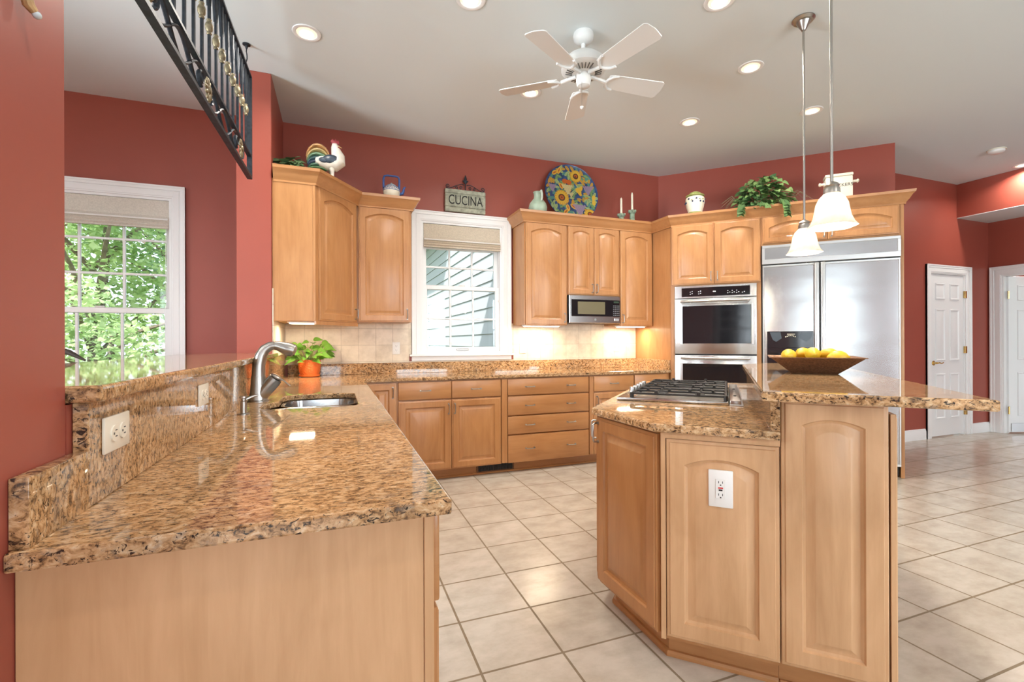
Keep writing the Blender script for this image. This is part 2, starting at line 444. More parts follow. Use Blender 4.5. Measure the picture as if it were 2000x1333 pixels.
def solo(name, mb, mat, label, cat, loc=(0, 0, 0), group=None, frame=I4, smooth=35, rot=None):
    """a thing that is one mesh, with its origin at its base"""
    m = Matrix.Translation(Vector(loc)) @ (rot or I4)
    mb.bm.transform(frame); mb.bm.transform(m.inverted())
    o = obj(name, mb, mat, None, I4, smooth); o.matrix_world = m; ROOT[o.name] = m
    return tag(o, label, cat, group)
def struct(name, mb, mat, parent=None, frame=I4, smooth=35):
    o = obj(name, mb, mat, parent, frame, smooth)
    if parent is None: o['kind'] = 'structure'
    return o
def struct_root(name, loc=(0, 0, 0), rot=None):
    o = bpy.data.objects.new(name, None); o.empty_display_size = .05
    m = Matrix.Translation(Vector(loc)) @ (rot or I4)
    o.matrix_world = m; C.objects.link(o); ROOT[o.name] = m; o['kind'] = 'structure'
    return o
def dup(root, loc, rotz=None, label=None, group=None):
    def cp(o, par):
        c = o.copy(); C.objects.link(c)
        if par is not None: c.parent = par
        for ch in list(o.children): cp(ch, c)
        return c
    r = cp(root, None); r.location = loc
    if rotz is not None: r.rotation_euler = (0, 0, rotz)
    if label: r['label'] = label
    if group: r['group'] = group
    ROOT[r.name] = Matrix.Translation(Vector(loc))
    return r
def text_mb(s, size, ext=.0015, bold=0.0, align='CENTER'):
    cu = bpy.data.curves.new('txt', 'FONT'); cu.body = s; cu.size = size; cu.extrude = ext; cu.offset = bold
    cu.align_x = align; cu.align_y = 'CENTER'
    o = bpy.data.objects.new('txt', cu); C.objects.link(o)
    dg = bpy.context.evaluated_depsgraph_get(); me = bpy.data.meshes.new_from_object(o.evaluated_get(dg))
    mb = MB(); mb.bm.from_mesh(me); bpy.data.meshes.remove(me)
    bpy.data.objects.remove(o); bpy.data.curves.remove(cu)
    return mb
def arc(c, r, a0, a1, n, plane='xz'):
    out = []
    for i in range(n+1):
        a = math.radians(a0+(a1-a0)*i/n); u, v = r*math.cos(a), r*math.sin(a)
        out.append((c[0]+u, c[1], c[2]+v) if plane == 'xz' else ((c[0], c[1]+u, c[2]+v) if plane == 'yz' else (c[0]+u, c[1]+v, c[2])))
    return out

# cabinet doors in a frame whose x runs along the face, y into the cabinet, z up
def door_mb(x0, x1, z0, z1, yf, rise=.04, stile=.058, th=.020, K=14):
    mb = MB(); t = mb.bm
    rise = .125*(x1-x0-2*stile) if rise else 0
    def loop(ins, y, rs, topx=0):
        a, b_, c0, c1 = x0+ins, x1-ins, z0+ins, z1-ins-topx
        pts = [(a, y, c0), (b_, y, c0)]
        for i in range(K+1):
            x = b_+(a-b_)*i/K; u = 2*(x-(a+b_)/2)/(b_-a)
            pts.append((x, y, c1-rs*u*u))
        return [t.verts.new(p) for p in pts]
    L = [loop(0, yf+th, 0), loop(0, yf+.0065, 0), loop(.003, yf+.0045, 0), loop(.011, yf+.0035, 0), loop(.0135, yf, 0), loop(stile, yf, rise),
         loop(stile+.004, yf+.008, rise), loop(stile+.012, yf+.0125, rise), loop(stile+.017, yf+.0120, rise), loop(stile+.038, yf+.0025, rise), loop(stile+.041, yf+.0015, rise)]
    for A, B in zip(L, L[1:]):
        n = len(A)
        for k in range(n): t.faces.new((A[k], A[(k+1) % n], B[(k+1) % n], B[k]))
    t.faces.new(L[-1]); t.faces.new(list(reversed(L[0])))
    bmesh.ops.recalc_face_normals(t, faces=t.faces[:])
    return mb
def drawer_mb(x0, x1, z0, z1, yf, th=.020):
    return MB().box(x0, x1, yf, yf+th, z0, z1, .005, 2)
def pull_mb(x, z, yf, vertical=True, ln=.085, r=.0042):
    h = ln/2; out = .026
    pts = [(-h, 0, 0), (-h, -out*.75, 0), (-h*.86, -out, 0), (0, -out*1.12, 0), (h*.86, -out, 0), (h, -out*.75, 0), (h, 0, 0)]
    mb = MB()
    P = [(x, yf+p[1], z+p[0]) if vertical else (x+p[0], yf+p[1], z) for p in pts]
    mb.tube(P, r, 8)
    for e in (P[0], P[-1]): mb.cyl((e[0], yf-.003, e[2]), (e[0], yf+.002, e[2]), .008, 10)
    return mb
def add_door(par, x0, x1, z0, z1, yf, frame, hx=None, hz=None, rise=.04, stile=.058, mat=None, vertical=True, hl=.085):
    d = obj('door', door_mb(x0, x1, z0, z1, yf, rise, stile), mat or WOOD, par, frame, 25)
    if hx is not None: obj('handle', pull_mb(hx, hz, yf, vertical, hl), NICKEL, d, frame)
    return d
def add_drawer(par, x0, x1, z0, z1, yf, frame, hs):
    d = obj('drawer', drawer_mb(x0, x1, z0, z1, yf), WOODH, par, frame, 25)
    for hx in hs: obj('handle', pull_mb(hx, (z0+z1)/2, yf, False), NICKEL, d, frame)
    return d

# ------------------------------------------------------------------ room shell
ZC = 3.203
YW = 4.67
YP = 3.612            # pantry wall
XR = 8.12             # right wall
DW = 5.876            # angled wall plane
def wall_holes(axis, face, thick, a0, a1, z0, z1, holes):
    """wall slab along 'x' (plane y=face) or 'y' (plane x=face); holes (a0,a1,z0,z1)"""
    mb = MB()
    A = sorted({a0, a1, *[h[0] for h in holes], *[h[1] for h in holes]})
    Z = sorted({z0, z1, *[h[2] for h in holes], *[h[3] for h in holes]})
    for i in range(len(A)-1):
        run = None
        for j in range(len(Z)-1):
            ca, cz = (A[i]+A[i+1])/2, (Z[j]+Z[j+1])/2
            hole = any(h[0] < ca < h[1] and h[2] < cz < h[3] for h in holes)
            if not hole:
                if run is None: run = [Z[j], Z[j+1]]
                else: run[1] = Z[j+1]
            if hole or j == len(Z)-2:
                if run:
                    if axis == 'x': mb.box(A[i], A[i+1], face, face+thick, run[0], run[1])
                    else: mb.box(face, face+thick, A[i], A[i+1], run[0], run[1])
                run = None
    return mb
struct('floor', MB().box(-4.3, 10.6, -3.8, 4.85, -.1, 0), FLOORM)
struct('ceiling', MB().box(-4.3, 10.6, -3.8, 4.85, ZC, ZC+.12), CEILM)
KW = (.79, 1.635, 1.095, 2.425)       # kitchen window opening
DWN = (-3.35, -1.29, .55, 2.425)      # dining window opening (two units side by side)
cx = 3.64
struct('wall_back', wall_holes('x', YW, .15, -4.3, cx+.06, 0, ZC, [KW, DWN]), RED)
struct('wall_angled', MB().box(-.76, 1.558, DW, DW+.14, 0, ZC), RED, frame=F45)
struct('wall_pantry', wall_holes('x', YP, .12, 4.9, XR+.12, 0, ZC, [(6.878, 7.60, 0, 2.055)]), RED)
struct('wall_right', wall_holes('y', XR, .12, -3.8, YP, 0, ZC, [(2.62, 3.476, 0, 2.055)]), RED)
rear_h = [(-3.95, -2.45, .6, 2.5), (-1.35, .15, .6, 2.5), (1.45, 2.95, .6, 2.5), (4.25, 5.75, .6, 2.5)]
struct('wall_rear', wall_holes('x', -3.75, .15, -4.3, XR, 0, ZC, rear_h), RED)
left_h = [(-2.3, -.9, .6, 2.5), (.9, 2.3, .6, 2.5)]
struct('wall_dining', wall_holes('y', -4.3, .15, -3.75, YW, 0, ZC, left_h), RED)
struct('wall_left', MB().box(-.675, -.4545, -.12, 1.066, 0, ZC, .003), RED)
struct('wall_half', MB().box(-.675, -.4545, 1.067, 3.85, 0, 1.108), RED)
struct('wall_column', MB().box(-.675, -.447, 3.855, YW-.002, 0, ZC, .004), RED)
struct('ceiling_bulkhead', MB().box(7.43, XR-.002, -3.5, YP-.002, 2.777, ZC-.002), [RED])
struct('ceiling_bulkhead_underside', MB().box(7.43, XR-.002, -3.5, YP-.002, 2.770, 2.7765), CEILM)
# the room beyond the doorway
struct('wall_hallway', MB().box(10.4, 10.5, 0, 4.8, 0, ZC), RED)
struct('wall_hallway_back', MB().box(XR+.12, 10.4, 4.6, 4.7, 0, ZC), RED)

BASEP = [(0, 0), (.016, 0), (.016, .10), (.010, .115), (.010, .125), (0, .13)]
b = MB(); b.sweep([(4.9, YP), (6.76, YP)], BASEP, 1); b.sweep([(7.715, YP), (XR, YP)], BASEP, 1)
struct('baseboard_pantry', b, WHITE)
b = MB(); b.sweep([(XR, 2.5), (XR, -3.5)], BASEP, 1)
struct('baseboard_right', b, WHITE)

# casing profile around an opening in a wall lying on plane y=face (front towards -y), frame-relative
def casing_mb(x0, x1, z0, z1, y, w=.10, bottom=False, th=.022):
    mb = MB()
    steps = [(0, w, .012), (.012, w*.55, .017), (w*.62, w, th), (w*.84, w, th+.006)]
    for a, c, t in steps:
        # left, right, head as boxes stepped outward, with mitre overlap hidden in the head board
        mb.box(x0-c, x0-a, y-t, y, z0, z1+c, .002)
        mb.box(x1+a, x1+c, y-t, y, z0, z1+c, .002)
        mb.box(x0-c, x1+c, y-t+.0004, y, z1+a, z1+c, .002)
    return mb
def six_panel_door(par_name, frame, x0, x1, z0, z1, yf, parent):
    """white door slab with six raised panels (two small, four tall)"""
    mb = MB().box(x0, x1, yf, yf+.035, z0, z1, .002)
    w = x1-x0; st = .105*w/.72; pw = (w-3*st)/2; h = z1-z0
    rows = [(.115*h, .435*h), (.495*h, .79*h), (.845*h, .945*h)]
    rows = [(.105*h, .385*h), (.465*h, .785*h), (.845*h, .945*h)]
    for ci in range(2):
        a = x0+st+ci*(pw+st)
        for (r0, r1) in rows:
            c0, c1 = z0+r0, z0+r1
            t = bmesh.new()
            def rect(i, y): return [t.verts.new(p) for p in ((a+i, y, c0+i), (a+pw-i, y, c0+i), (a+pw-i, y, c1-i), (a+i, y, c1-i))]
            Ls = [rect(0, yf-.0005), rect(.008, yf-.009), rect(.016, yf-.009), rect(.022, yf-.002), rect(.050, yf-.008)]
            Ls = [rect(0, yf-.0006), rect(.005, yf-.011), rect(.013, yf-.011), rect(.022, yf-.0008), rect(.030, yf-.0008), rect(.056, yf-.009)]
            for A, B in zip(Ls, Ls[1:]):
                for k in range(4): t.faces.new((A[k], A[(k+1) % 4], B[(k+1) % 4], B[k]))
            t.faces.new(Ls[-1]); bmesh.ops.recalc_face_normals(t, faces=t.faces[:])
            mb._merge(t)
    return obj(par_name, mb, WHITED, parent, frame, 20)

d1 = struct_root('door_1', (7.24, YP, 0))
obj('casing', casing_mb(6.878, 7.60, 0, 2.055, YP), WHITE, d1)
b = MB(); b.box(6.878, 6.892, YP, YP+.12, 0, 2.055); b.box(7.586, 7.60, YP, YP+.12, 0, 2.055); b.box(6.892, 7.586, YP, YP+.12, 2.043, 2.055)
obj('jamb', b, WHITE, d1)
six_panel_door('door_slab', I4, 6.894, 7.584, .015, 2.04, YP+.012, d1)
for z in (.30, 1.09, 1.80):
    obj('hinge', MB().cyl((7.586, YP+.004, z-.045), (7.586, YP+.004, z+.045), .009, 10).box(7.586, 7.612, YP-.014, YP+.004, z-.045, z+.045), BRASS, d1)
lv = MB().lathe([(0, 0), (.030, 0), (.030, .006), (.014, .010), (.012, .040), (0, .040)], n=18, m=Matrix.Translation((6.955, YP+.012, .93)) @ Matrix.Rotation(PI/2, 4, 'X'))
lv.tube([(6.955, YP-.030, .93), (6.99, YP-.036, .934), (7.03, YP-.036, .924), (7.07, YP-.034, .936)], [.010, .009, .008, .006], 10)
obj('lever_handle', lv, BRASS, d1)

d2 = struct_root('door_2', (XR, 3.05, 0))
FR = RZ(-90)            # facing -x: local x = -Y, local y = +X
obj('casing', casing_mb(-3.476, -2.62, 0, 2.055, XR, .118), WHITE, d2, FR)
b = MB(); b.box(-3.476, -3.462, XR, XR+.12, 0, 2.055); b.box(-2.634, -2.62, XR, XR+.12, 0, 2.055); b.box(-3.462, -2.634, XR, XR+.12, 2.043, 2.055)
obj('jamb', b, WHITE, d2, FR)
FO = TR(XR+.06, 3.455, 0) @ RZ(-18)
six_panel_door('door_slab', FO, 0, .80, .015, 2.04, -.018, d2)
for z in (.30, 1.80):
    obj('hinge', MB().cyl((0, -.02, z-.05), (0, -.02, z+.05), .010, 10), BRASS, d2, FO)
obj('kick_plate', MB().box(.03, .40, -.0245, -.0262, .03, .13), STEELT, d2, FO)

# ------------------------------------------------------------------ windows
def sash(mb, x0, x1, z0, z1, y0, y1, fr=.042, cols=3, rows=2, mun=.019):
    mb.box(x0, x0+fr, y0, y1, z0, z1, .003); mb.box(x1-fr, x1, y0, y1, z0, z1, .003)
    mb.box(x0+fr, x1-fr, y0, y1, z0, z0+fr*1.15, .003); mb.box(x0+fr, x1-fr, y0, y1, z1-fr, z1, .003)
    ym = (y0+y1)/2
    for i in range(1, cols):
        x = x0+fr+(x1-x0-2*fr)*i/cols; mb.box(x-mun/2, x+mun/2, ym-.011, ym+.011, z0+fr, z1-fr, .003)
    for j in range(1, rows):
        z = z0+fr+(z1-z0-2*fr)*j/rows; mb.box(x0+fr, x1-fr, ym-.010, ym+.010, z-mun/2, z+mun/2, .003)
    return mb
def window(root, x0, x1, z0, z1, zm, frame=I4, y=YW, wall=.15, cas=.10, stool=True, casing=True):
    if casing:
        obj('casing', casing_mb(x0, x1, z0-(0 if stool else .1), z1, y, cas), WHITE, root, frame)
    jb = MB()
    jb.box(x0, x0+.02, y-.001, y+wall, z0, z1); jb.box(x1-.02, x1, y-.001, y+wall, z0, z1)
    jb.box(x0+.02, x1-.02, y, y+wall, z1-.02, z1); jb.box(x0+.02, x1-.02, y, y+wall, z0, z0+.02)
    obj('jamb', jb, WHITE, root, frame)
    if stool:
        sb = MB(); sb.box(x0-cas-.022, x1+cas+.022, y-.048, y+.03, z0-.022, z0, .006, 2)
        sb.box(x0-cas, x1+cas, y-.020, y, z0-.066, z0-.022, .003)
        obj('stool', sb, WHITE, root, frame)
    lo = obj('lower_sash', sash(MB(), x0+.02, x1-.02, z0+.02, zm+.03, y+.035, y+.070), WHITE, root, frame)
    obj('pane', MB().box(x0+.05, x1-.05, y+.050, y+.054, z0+.05, zm), GLASS, lo, frame)
    up = obj('upper_sash', sash(MB(), x0+.02, x1-.02, zm-.012, z1-.02, y+.078, y+.112, rows=3), WHITE, root, frame)
    obj('pane', MB().box(x0+.05, x1-.05, y+.093, y+.097, zm+.02, z1-.05), GLASS, up, frame)
    lk = MB().box((x0+x1)/2-.03, (x0+x1)/2+.03, y+.034, y+.060, zm+.03, zm+.045, .004)
    obj('sash_lock', lk, OUTW, root, frame)
    return root
w1 = struct_root('window_1', (1.2, YW, 1.095))
window(w1, *KW[:2], KW[2], KW[3], 1.76)
obj('sash_lift', MB().box(1.15, 1.28, YW+.022, YW+.036, 1.128, 1.146, .004), NICKEL, w1)
w2 = struct_root('window_2', (-2.0, YW, .55))
window(w2, -2.30, -1.29, .55, 2.425, 1.475, stool=False)
w3 = struct_root('window_3', (-2.9, YW, .55))
window(w3, -3.35, -2.345, .55, 2.425, 1.475, stool=False, casing=False)
obj('casing', MB().box(-3.45, -3.35, YW-.024, YW, .45, 2.525, .003).box(-3.45, -2.345, YW-.024, YW, 2.425, 2.525, .003).box(-2.345, -2.30, YW-.024, YW, .45, 2.425, .003), WHITE, w3)
k = 4
for h in rear_h:
    r = struct_root('window_%d' % k, ((h[0]+h[1])/2, -3.6, h[2])); k += 1
    F = RZ(180)
    window(r, -h[1], -h[0], h[2], h[3], 1.55, F, 3.60, cas=.1)
for h in left_h:
    r = struct_root('window_%d' % k, (-4.15, (h[0]+h[1])/2, h[2])); k += 1
    window(r, h[0], h[1], h[2], h[3], 1.55, RZ(90), 4.15, cas=.1)

# roman shades
def roman(name, label, x0, x1, ztop, zb, y, mat, pale):
    t = thing(name, label, 'window shade', ((x0+x1)/2, y, zb))
    drop = ztop-zb; z1 = zb+drop*.42
    p = []
    mb = MB()
    mb.box(x0, x1, y-.012, y-.004, z1, ztop, .002)
    obj('flat_panel', mb, mat, t)
    fb = MB()
    zz = z1
    prof = [(y-.014, z1+.004), (y-.036, z1-.02), (y-.040, zb+.075), (y-.024, zb+.062), (y-.040, zb+.050), (y-.026, zb+.038), (y-.040, zb+.026), (y-.026, zb+.014), (y-.036, zb), (y-.012, zb), (y-.008, z1)]
    vs = [(x0, a, c) for a, c in prof]+[(x1, a, c) for a, c in prof]; n = len(prof)
    fs = [(i, (i+1) % n, n+(i+1) % n, n+i) for i in range(n)]+[tuple(range(n)), tuple(range(2*n-1, n-1, -1))]
    fb.faces(vs, fs); bmesh.ops.recalc_face_normals(fb.bm, faces=fb.bm.faces[:])
    obj('folds', fb, mat, t)
    obj('batten', MB().box(x0, x1, y-.043, y-.034, z1-.030, z1-.020, .002), OUTW, t)
    obj('headrail', MB().box(x0+.004, x1-.004, y-.003, y+.018, ztop-.03, ztop), OUTW, t)
    obj('cord', MB().tube([(x1-.02, y-.018, zb+.01), (x1-.022, y-.02, zb-.3), (x1-.02, y-.018, zb-.85*(.6 if pale else .75))], .0018, 5).ball((x1-.02, y-.018, zb-.87*(.6 if pale else .75)), (.007, .007, .012)), OUTW, t)
    return t
roman('roman_shade', 'tan woven roman shade folded up in the window over the kitchen counter', .812, 1.615, 2.40, 2.165, YW+.012, SHADE, True)
roman('roman_shade', 'light grey linen roman shade in the large window beyond the raised granite ledge', -2.28, -1.31, 2.402, 2.165, YW+.012, SHADEP, False)

# ------------------------------------------------------------------ outdoors
struct('ground', MB().box(-60, 60, -50, 70, -.6, -.4), LAWN)
def leaf_cloud(mb, c, R, n, s, rnd):
    vs, fs = [], []
    for _ in range(n):
        while True:
            p = Vector((rnd.uniform(-1, 1), rnd.uniform(-1, 1), rnd.uniform(-1, 1)))
            if .35 < p.length < 1: break
        q = Vector((c[0]+p.x*R[0], c[1]+p.y*R[1], c[2]+p.z*R[2]))
        a = Vector((rnd.uniform(-1, 1), rnd.uniform(-1, 1), rnd.uniform(-.7, .7))).normalized()
        bb = a.cross(Vector((rnd.uniform(-.6, .6), rnd.uniform(-.6, .6), 1))).normalized()
        l = s*rnd.uniform(.6, 1.3); w = l*.38; nn = a.cross(bb)
        i = len(vs)
        vs += [q, q+a*l*.5+bb*w+nn*w*.3, q+a*l, q+a*l*.5-bb*w+nn*w*.3]
        fs += [(i, i+1, i+2), (i, i+2, i+3)]
    mb.faces(vs, fs)
def tree(label, x, y, h, R, mat, seed, n=3200, s=.17, low=.3):
    rnd = random.Random(seed)
    t = thing('garden_tree', label, 'tree', (x, y, -.4), 'trees and shrubs outside the dining window')
    tr = MB(); top = Vector((x+.2, y, h*.7))
    tr.tube([(x, y, -.42), (x+.05, y, h*.25), (x+.15, y+.1, h*.5), tuple(top)], [.10, .08, .055, .02], 8)
    for k in range(7):
        a = rnd.uniform(0, 2*PI); z0 = h*rnd.uniform(.2, .55)
        e = Vector((x+math.cos(a)*R*.9, y+math.sin(a)*R*.9, z0+h*.3))
        tr.tube([(x+.06, y, z0), tuple((Vector((x+.06, y, z0))+e)/2+Vector((0, 0, .15))), tuple(e)], [.045, .03, .012], 6)
    obj('trunk', tr, BARK, t)
    lf = MB()
    for k in range(11):
        a = rnd.uniform(0, 2*PI); rr = R*rnd.uniform(.15, .75); z = h*rnd.uniform(low, .92)
        leaf_cloud(lf, (x+math.cos(a)*rr, y+math.sin(a)*rr, z), (R*.5, R*.5, h*.16), n//11, s, rnd)
    f = obj('foliage', lf, mat, t); f['kind'] = 'stuff'
    return t
tree('light green leafy tree filling the view through the upper panes of the large window', -3.5, 8.9, 4.8, 1.7, TREEL, 1, 9000, .105)
tree('darker tree standing behind the light green tree outside the large window', -2.7, 12.0, 6.2, 2.4, TREED, 2, 8000, .15)
tree('tree at the inner side of the large window, close to the house wall', -6.2, 11.0, 5.6, 2.2, TREEL, 3, 6000, .14)
tree('low bright green shrub outside the lower panes of the large window', -3.0, 7.7, 1.9, 1.3, TREEL, 4, 7000, .09, .05)
tree('low dark hedge shrub below the light green tree', -4.6, 7.9, 1.7, 1.3, TREED, 5, 5000, .09, .05)
tree('tall tree seen through the rear windows by reflection', -5.5, -9.5, 6.0, 2.6, TREEL, 6, 2600, .24)
tree('broad tree seen through the dining side windows by reflection', -9.5, -3.5, 6.0, 2.6, TREED, 7, 2600, .24)
# neighbouring wing with lap siding
nh = thing('house_wing', 'white lap-sided wing of the house outside the kitchen window', 'house', (1.9, 9, -.4))
sb = MB(); z = -.4; ex = .172
for i in range(27):
    sb.faces([(1.86, 5.0, z), (1.86, 16, z), (1.876, 16, z+ex+.012), (1.876, 5.0, z+ex+.012), (1.879, 5.0, z), (1.879, 16, z)], [(0, 3, 2, 1), (0, 1, 5, 4)])
    z += ex
sb.box(1.880, 2.1, 5.0, 16, -.4, z)
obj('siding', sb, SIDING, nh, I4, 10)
obj('eave', MB().box(1.25, 2.3, 7.9, 16, 3.32, 3.46, .01), WHITE, nh)

# ------------------------------------------------------------------ tile backsplash and granite
SPL = .02            # granite splash thickness
b = MB(); b.box(-.437, .667, YW-.010, YW-.001, 1.017, 1.410); b.box(1.759, 3.30, YW-.010, YW-.001, 1.017, 1.410); b.box(.667, .688, YW-.010, YW-.001, 1.098, 1.410); b.box(1.738, 1.759, YW-.010, YW-.001, 1.098, 1.410)
b.box(.667, 1.759, YW-.010, YW-.001, 1.017, 1.027)
struct('wall_tile_back', b, BSPL)
struct('wall_tile_column', MB().box(-.446, -.437, 3.862, YW-.010, 1.112, 1.62), BSPLY)

CT0, CT1 = .884, .914
sink_hole = []
def rrect(x0, x1, y0, y1, r, n=5):
    out = []
    for cxx, cyy, a in ((x1-r, y1-r, 0), (x0+r, y1-r, 90), (x0+r, y0+r, 180), (x1-r, y0+r, 270)):
        for i in range(n+1):
            t = math.radians(a+90*i/n); out.append((cxx+r*math.cos(t), cyy+r*math.sin(t)))
    return out
# sink outline: two offset bowls
bowl_near = (-.335, .098, 2.370, 2.640)
bowl_far = (-.280, .098, 2.680, 2.985)
hole = []
x0, x1 = bowl_near[0], bowl_near[1]
hole = [(x1-.06, 2.985), (x1-.018, 2.967), (x1, 2.925), (x1, 2.43), (x1-.018, 2.388), (x1-.06, 2.37), (x0+.09, 2.37), (x0+.026, 2.396), (x0, 2.46), (x0, 2.57), (x0+.02, 2.63), (-.280, 2.69), (-.280, 2.895), (-.254, 2.959), (-.19, 2.985)]
hole = hole[::-1]
ct = thing('countertop', 'polished brown granite countertop running along the peninsula and under the kitchen window', 'countertop', (0, 2.5, CT0))
b = MB()
PX0, PX1, PY0 = -.4540, .209, .892
b.prism([(PX0, PY0), (PX1, PY0+.0), (PX1, 4.030), (3.335, 4.030), (3.335, YW-.003), (-.436, YW-.003), (-.436, 1.084), (PX0, 1.084)], CT0, CT1, .005, 2, holes=[hole])
obj('slab', b, GRAN, ct, I4, 0)
b = MB(); b.box(-.412, 3.305, YW-SPL-.011, YW-.011, CT1, 1.016, .002); b.box(3.285, 3.305, 4.055, YW-SPL-.012, CT1, 1.016, .002)
obj('backsplash', b, GRAN, ct)
b = MB()
b.box(-.4535, -.429, 1.083, 3.850, CT1, 1.1095, .002); b.box(-.4365, -.429, 3.8501, 4.62, CT1, 1.1095, .001)
b.prism([(-.4535, .905), (-.429, .905), (-.429, 1.0825), (-.4535, 1.0825)], CT1, 1.020, .0015)
obj('riser', b, GRAN, ct)
lg = solo('bar_ledge', MB().prism([(-.404, 1.0675), (-.404, 3.853), (-.74, 3.853), (-.98, 3.60), (-.98, 1.2), (-.86, 1.0675)], 1.1105, 1.142, .008, 3), GRAN,
          'raised brown granite ledge on the half wall behind the sink', 'ledge', (-.6, 2.4, 1.1105), smooth=0)

# ------------------------------------------------------------------ base cabinets on the back wall
YD = 4.040     # door front
def base_cab(label, x0, x1, name='base_cabinet'):
    t = thing(name, label, 'cabinet', ((x0+x1)/2, 4.06, 0), 'maple base cabinets')
    b = MB(); b.box(x0, x1, 4.0605, YW-.04, .10, CT0-.002)
    obj('carcass', b, WOOD, t)
    b = MB(); b.box(x0, x1, 4.135, 4.155, .0, .10); b.box(x0, x1, 4.120, 4.135, 0, .018, .004)
    obj('toe_kick', b, WOODH, t)
    return t
DT, DB, RB = .872, .715, .100     # drawer top, drawer bottom, door bottom
t = base_cab('corner base cabinet with one narrow door beside the sink peninsula', .215, .479)
add_door(t, .232, .470, RB, DT, YD, I4, .440, .79, rise=0)
t = base_cab('two-door, two-drawer base cabinet below the kitchen window', .4795, 1.4075)
add_drawer(t, .487, .942, .722, DT, YD, I4, [.715]); add_drawer(t, .947, 1.402, .722, DT, YD, I4, [1.17])
add_door(t, .487, .942, RB, .710, YD, I4, .917, .63, rise=0); add_door(t, .947, 1.402, RB, .710, YD, I4, .972, .63, rise=0)
t = base_cab('wide base cabinet of four stacked drawers', 1.408, 2.320)
obj('stile', MB().box(1.412, 1.464, YD+.004, 4.06, .105, DT), WOOD, t)
for z0, z1 in ((.722, DT), (.537, .710), (.362, .525), (RB, .350)):
    add_drawer(t, 1.470, 2.315, z0, z1, YD, I4, [1.69, 2.12])
t = base_cab('base cabinet with a drawer over a door, right of the four-drawer stack', 2.3205, 2.843)
obj('stile', MB().box(2.325, 2.369, YD+.004, 4.06, .105, DT), WOOD, t)
add_drawer(t, 2.375, 2.838, .722, DT, YD, I4, [2.605])
add_door(t, 2.375, 2.838, RB, .710, YD, I4, 2.405, .63, rise=0)
t = base_cab('last base cabinet under the back counter, ending at the wall ovens', 2.8435, 3.290)
add_drawer(t, 2.849, 3.245, .722, DT, YD, I4, [3.05])
add_door(t, 2.849, 3.245, RB, .710, YD, I4, 2.88, .63, rise=0)

# register in the toe kick
t = thing('floor_register', 'dark slotted floor vent in the toe kick below the window cabinet', 'vent', (1.376, 4.13, .005))
b = MB(); b.box(1.20, 1.552, 4.128, 4.1345, .020, .094)
obj('grille', b, GREY, t)
b = MB()
for i in range(22): b.box(1.214+i*.015, 1.221+i*.015, 4.118, 4.128, .028, .086)
obj('fins', b, BLACKM, t)
b = MB(); b.box(1.195, 1.557, 4.119, 4.128, .018, .027); b.box(1.195, 1.557, 4.119, 4.128, .087, .096); b.box(1.195, 1.208, 4.119, 4.128, .027, .087); b.box(1.544, 1.557, 4.119, 4.128, .027, .087)
obj('rim', b, WOODD, t)

# peninsula cabinets (face +x), with the plain end panel towards the camera
FP = RZ(90)     # local x = +Y, local y = -X
t = thing('peninsula_cabinet', 'maple sink peninsula cabinet with a plain end panel coloured paler for daylight', 'cabinet', (-.13, 2.5, 0))
obj('end_panel', MB().box(-.4535, .158, .920, .936, .0, CT0-.002, .001), WOODLIT, t)
obj('end_stile', MB().box(.1585, .178, .918, .96, .0, CT0-.002, .0015), WOODLIT, t)
obj('carcass', MB().box(-.440, .172, .9365, 2.30, .10, CT0-.002).box(-.440, .172, 3.05, 4.02, .10, CT0-.002).box(-.440, .172, 2.30, 3.05, .10, .60), WOOD, t)
obj('toe_kick', MB().box(-.43, .10, .94, 4.02, 0, .0995), WOODH, t)
ys = [.945, 1.40, 1.86, 2.32, 2.78, 3.24, 3.70]
for a, c in zip(ys, ys[1:]):
    dd = obj('drawer', drawer_mb(a+.004, c-.004, .690, DT, -.196), WOODH, t, FP)
    obj('handle', pull_mb((a+c)/2, .79, -.196, False), NICKEL, dd, FP)
    add_door(t, a+.004, c-.004, .105, .678, -.196, FP, c-.04, .60, rise=0)

# ------------------------------------------------------------------ wall cabinets, left of the window
UB, UT = 1.385, 2.44
CROWN = [(0, 2.415), (.012, 2.415), (.012, 2.428), (.020, 2.440), (.030, 2.452), (.040, 2.470), (.052, 2.492), (.066, 2.503), (.070, 2.525), (.070, 2.525), (.0, 2.525)]
pA, pB = Vector((-.150, 3.875)), Vector((.172, 4.330))
t = thing('corner_cabinet', 'corner wall cabinet with a plain finished end and one angled arched door', 'cabinet', (-.2, 4.3, UB))
b = MB(); b.prism([(-.4355, 3.878), (pA.x, 3.878), (pA.x+.010, 3.889), (pB.x-.004, 4.346), (pB.x-.004, YW-.012), (-.4355, YW-.012)], UB, 2.525)
obj('carcass', b, WOOD, t)
obj('end_panel', MB().box(-.4445, -.168, 3.868, 3.8775, UB-.005, UT, .001), WOOD, t)
obj('end_stile', MB().box(-.1675, -.149, 3.866, 3.8775, UB-.005, UT, .001), WOOD, t)
ang = math.degrees(math.atan2(pB.y-pA.y, pB.x-pA.x)); FD = TR(pA.x, pA.y) @ RZ(ang); ln = (pB-pA).length
add_door(t, .030, ln-.020, UB, 2.425, -.012, FD, ln-.048, UB+.075, rise=.045)
obj('light_rail', MB().box(.0, ln, -.004, .012, UB-.03, UB-.001), WOOD, t, FD)
t = thing('upper_cabinet', 'single-door maple wall cabinet at the left side of the kitchen window', 'cabinet', (.4, 4.5, UB), 'maple wall cabinets')
obj('carcass', MB().box(.169, .645, 4.3505, YW-.012, UB+.012, 2.525), WOOD, t)
add_door(t, .182, .630, UB+.014, 2.425, 4.330, I4, .603, UB+.085, rise=.050)
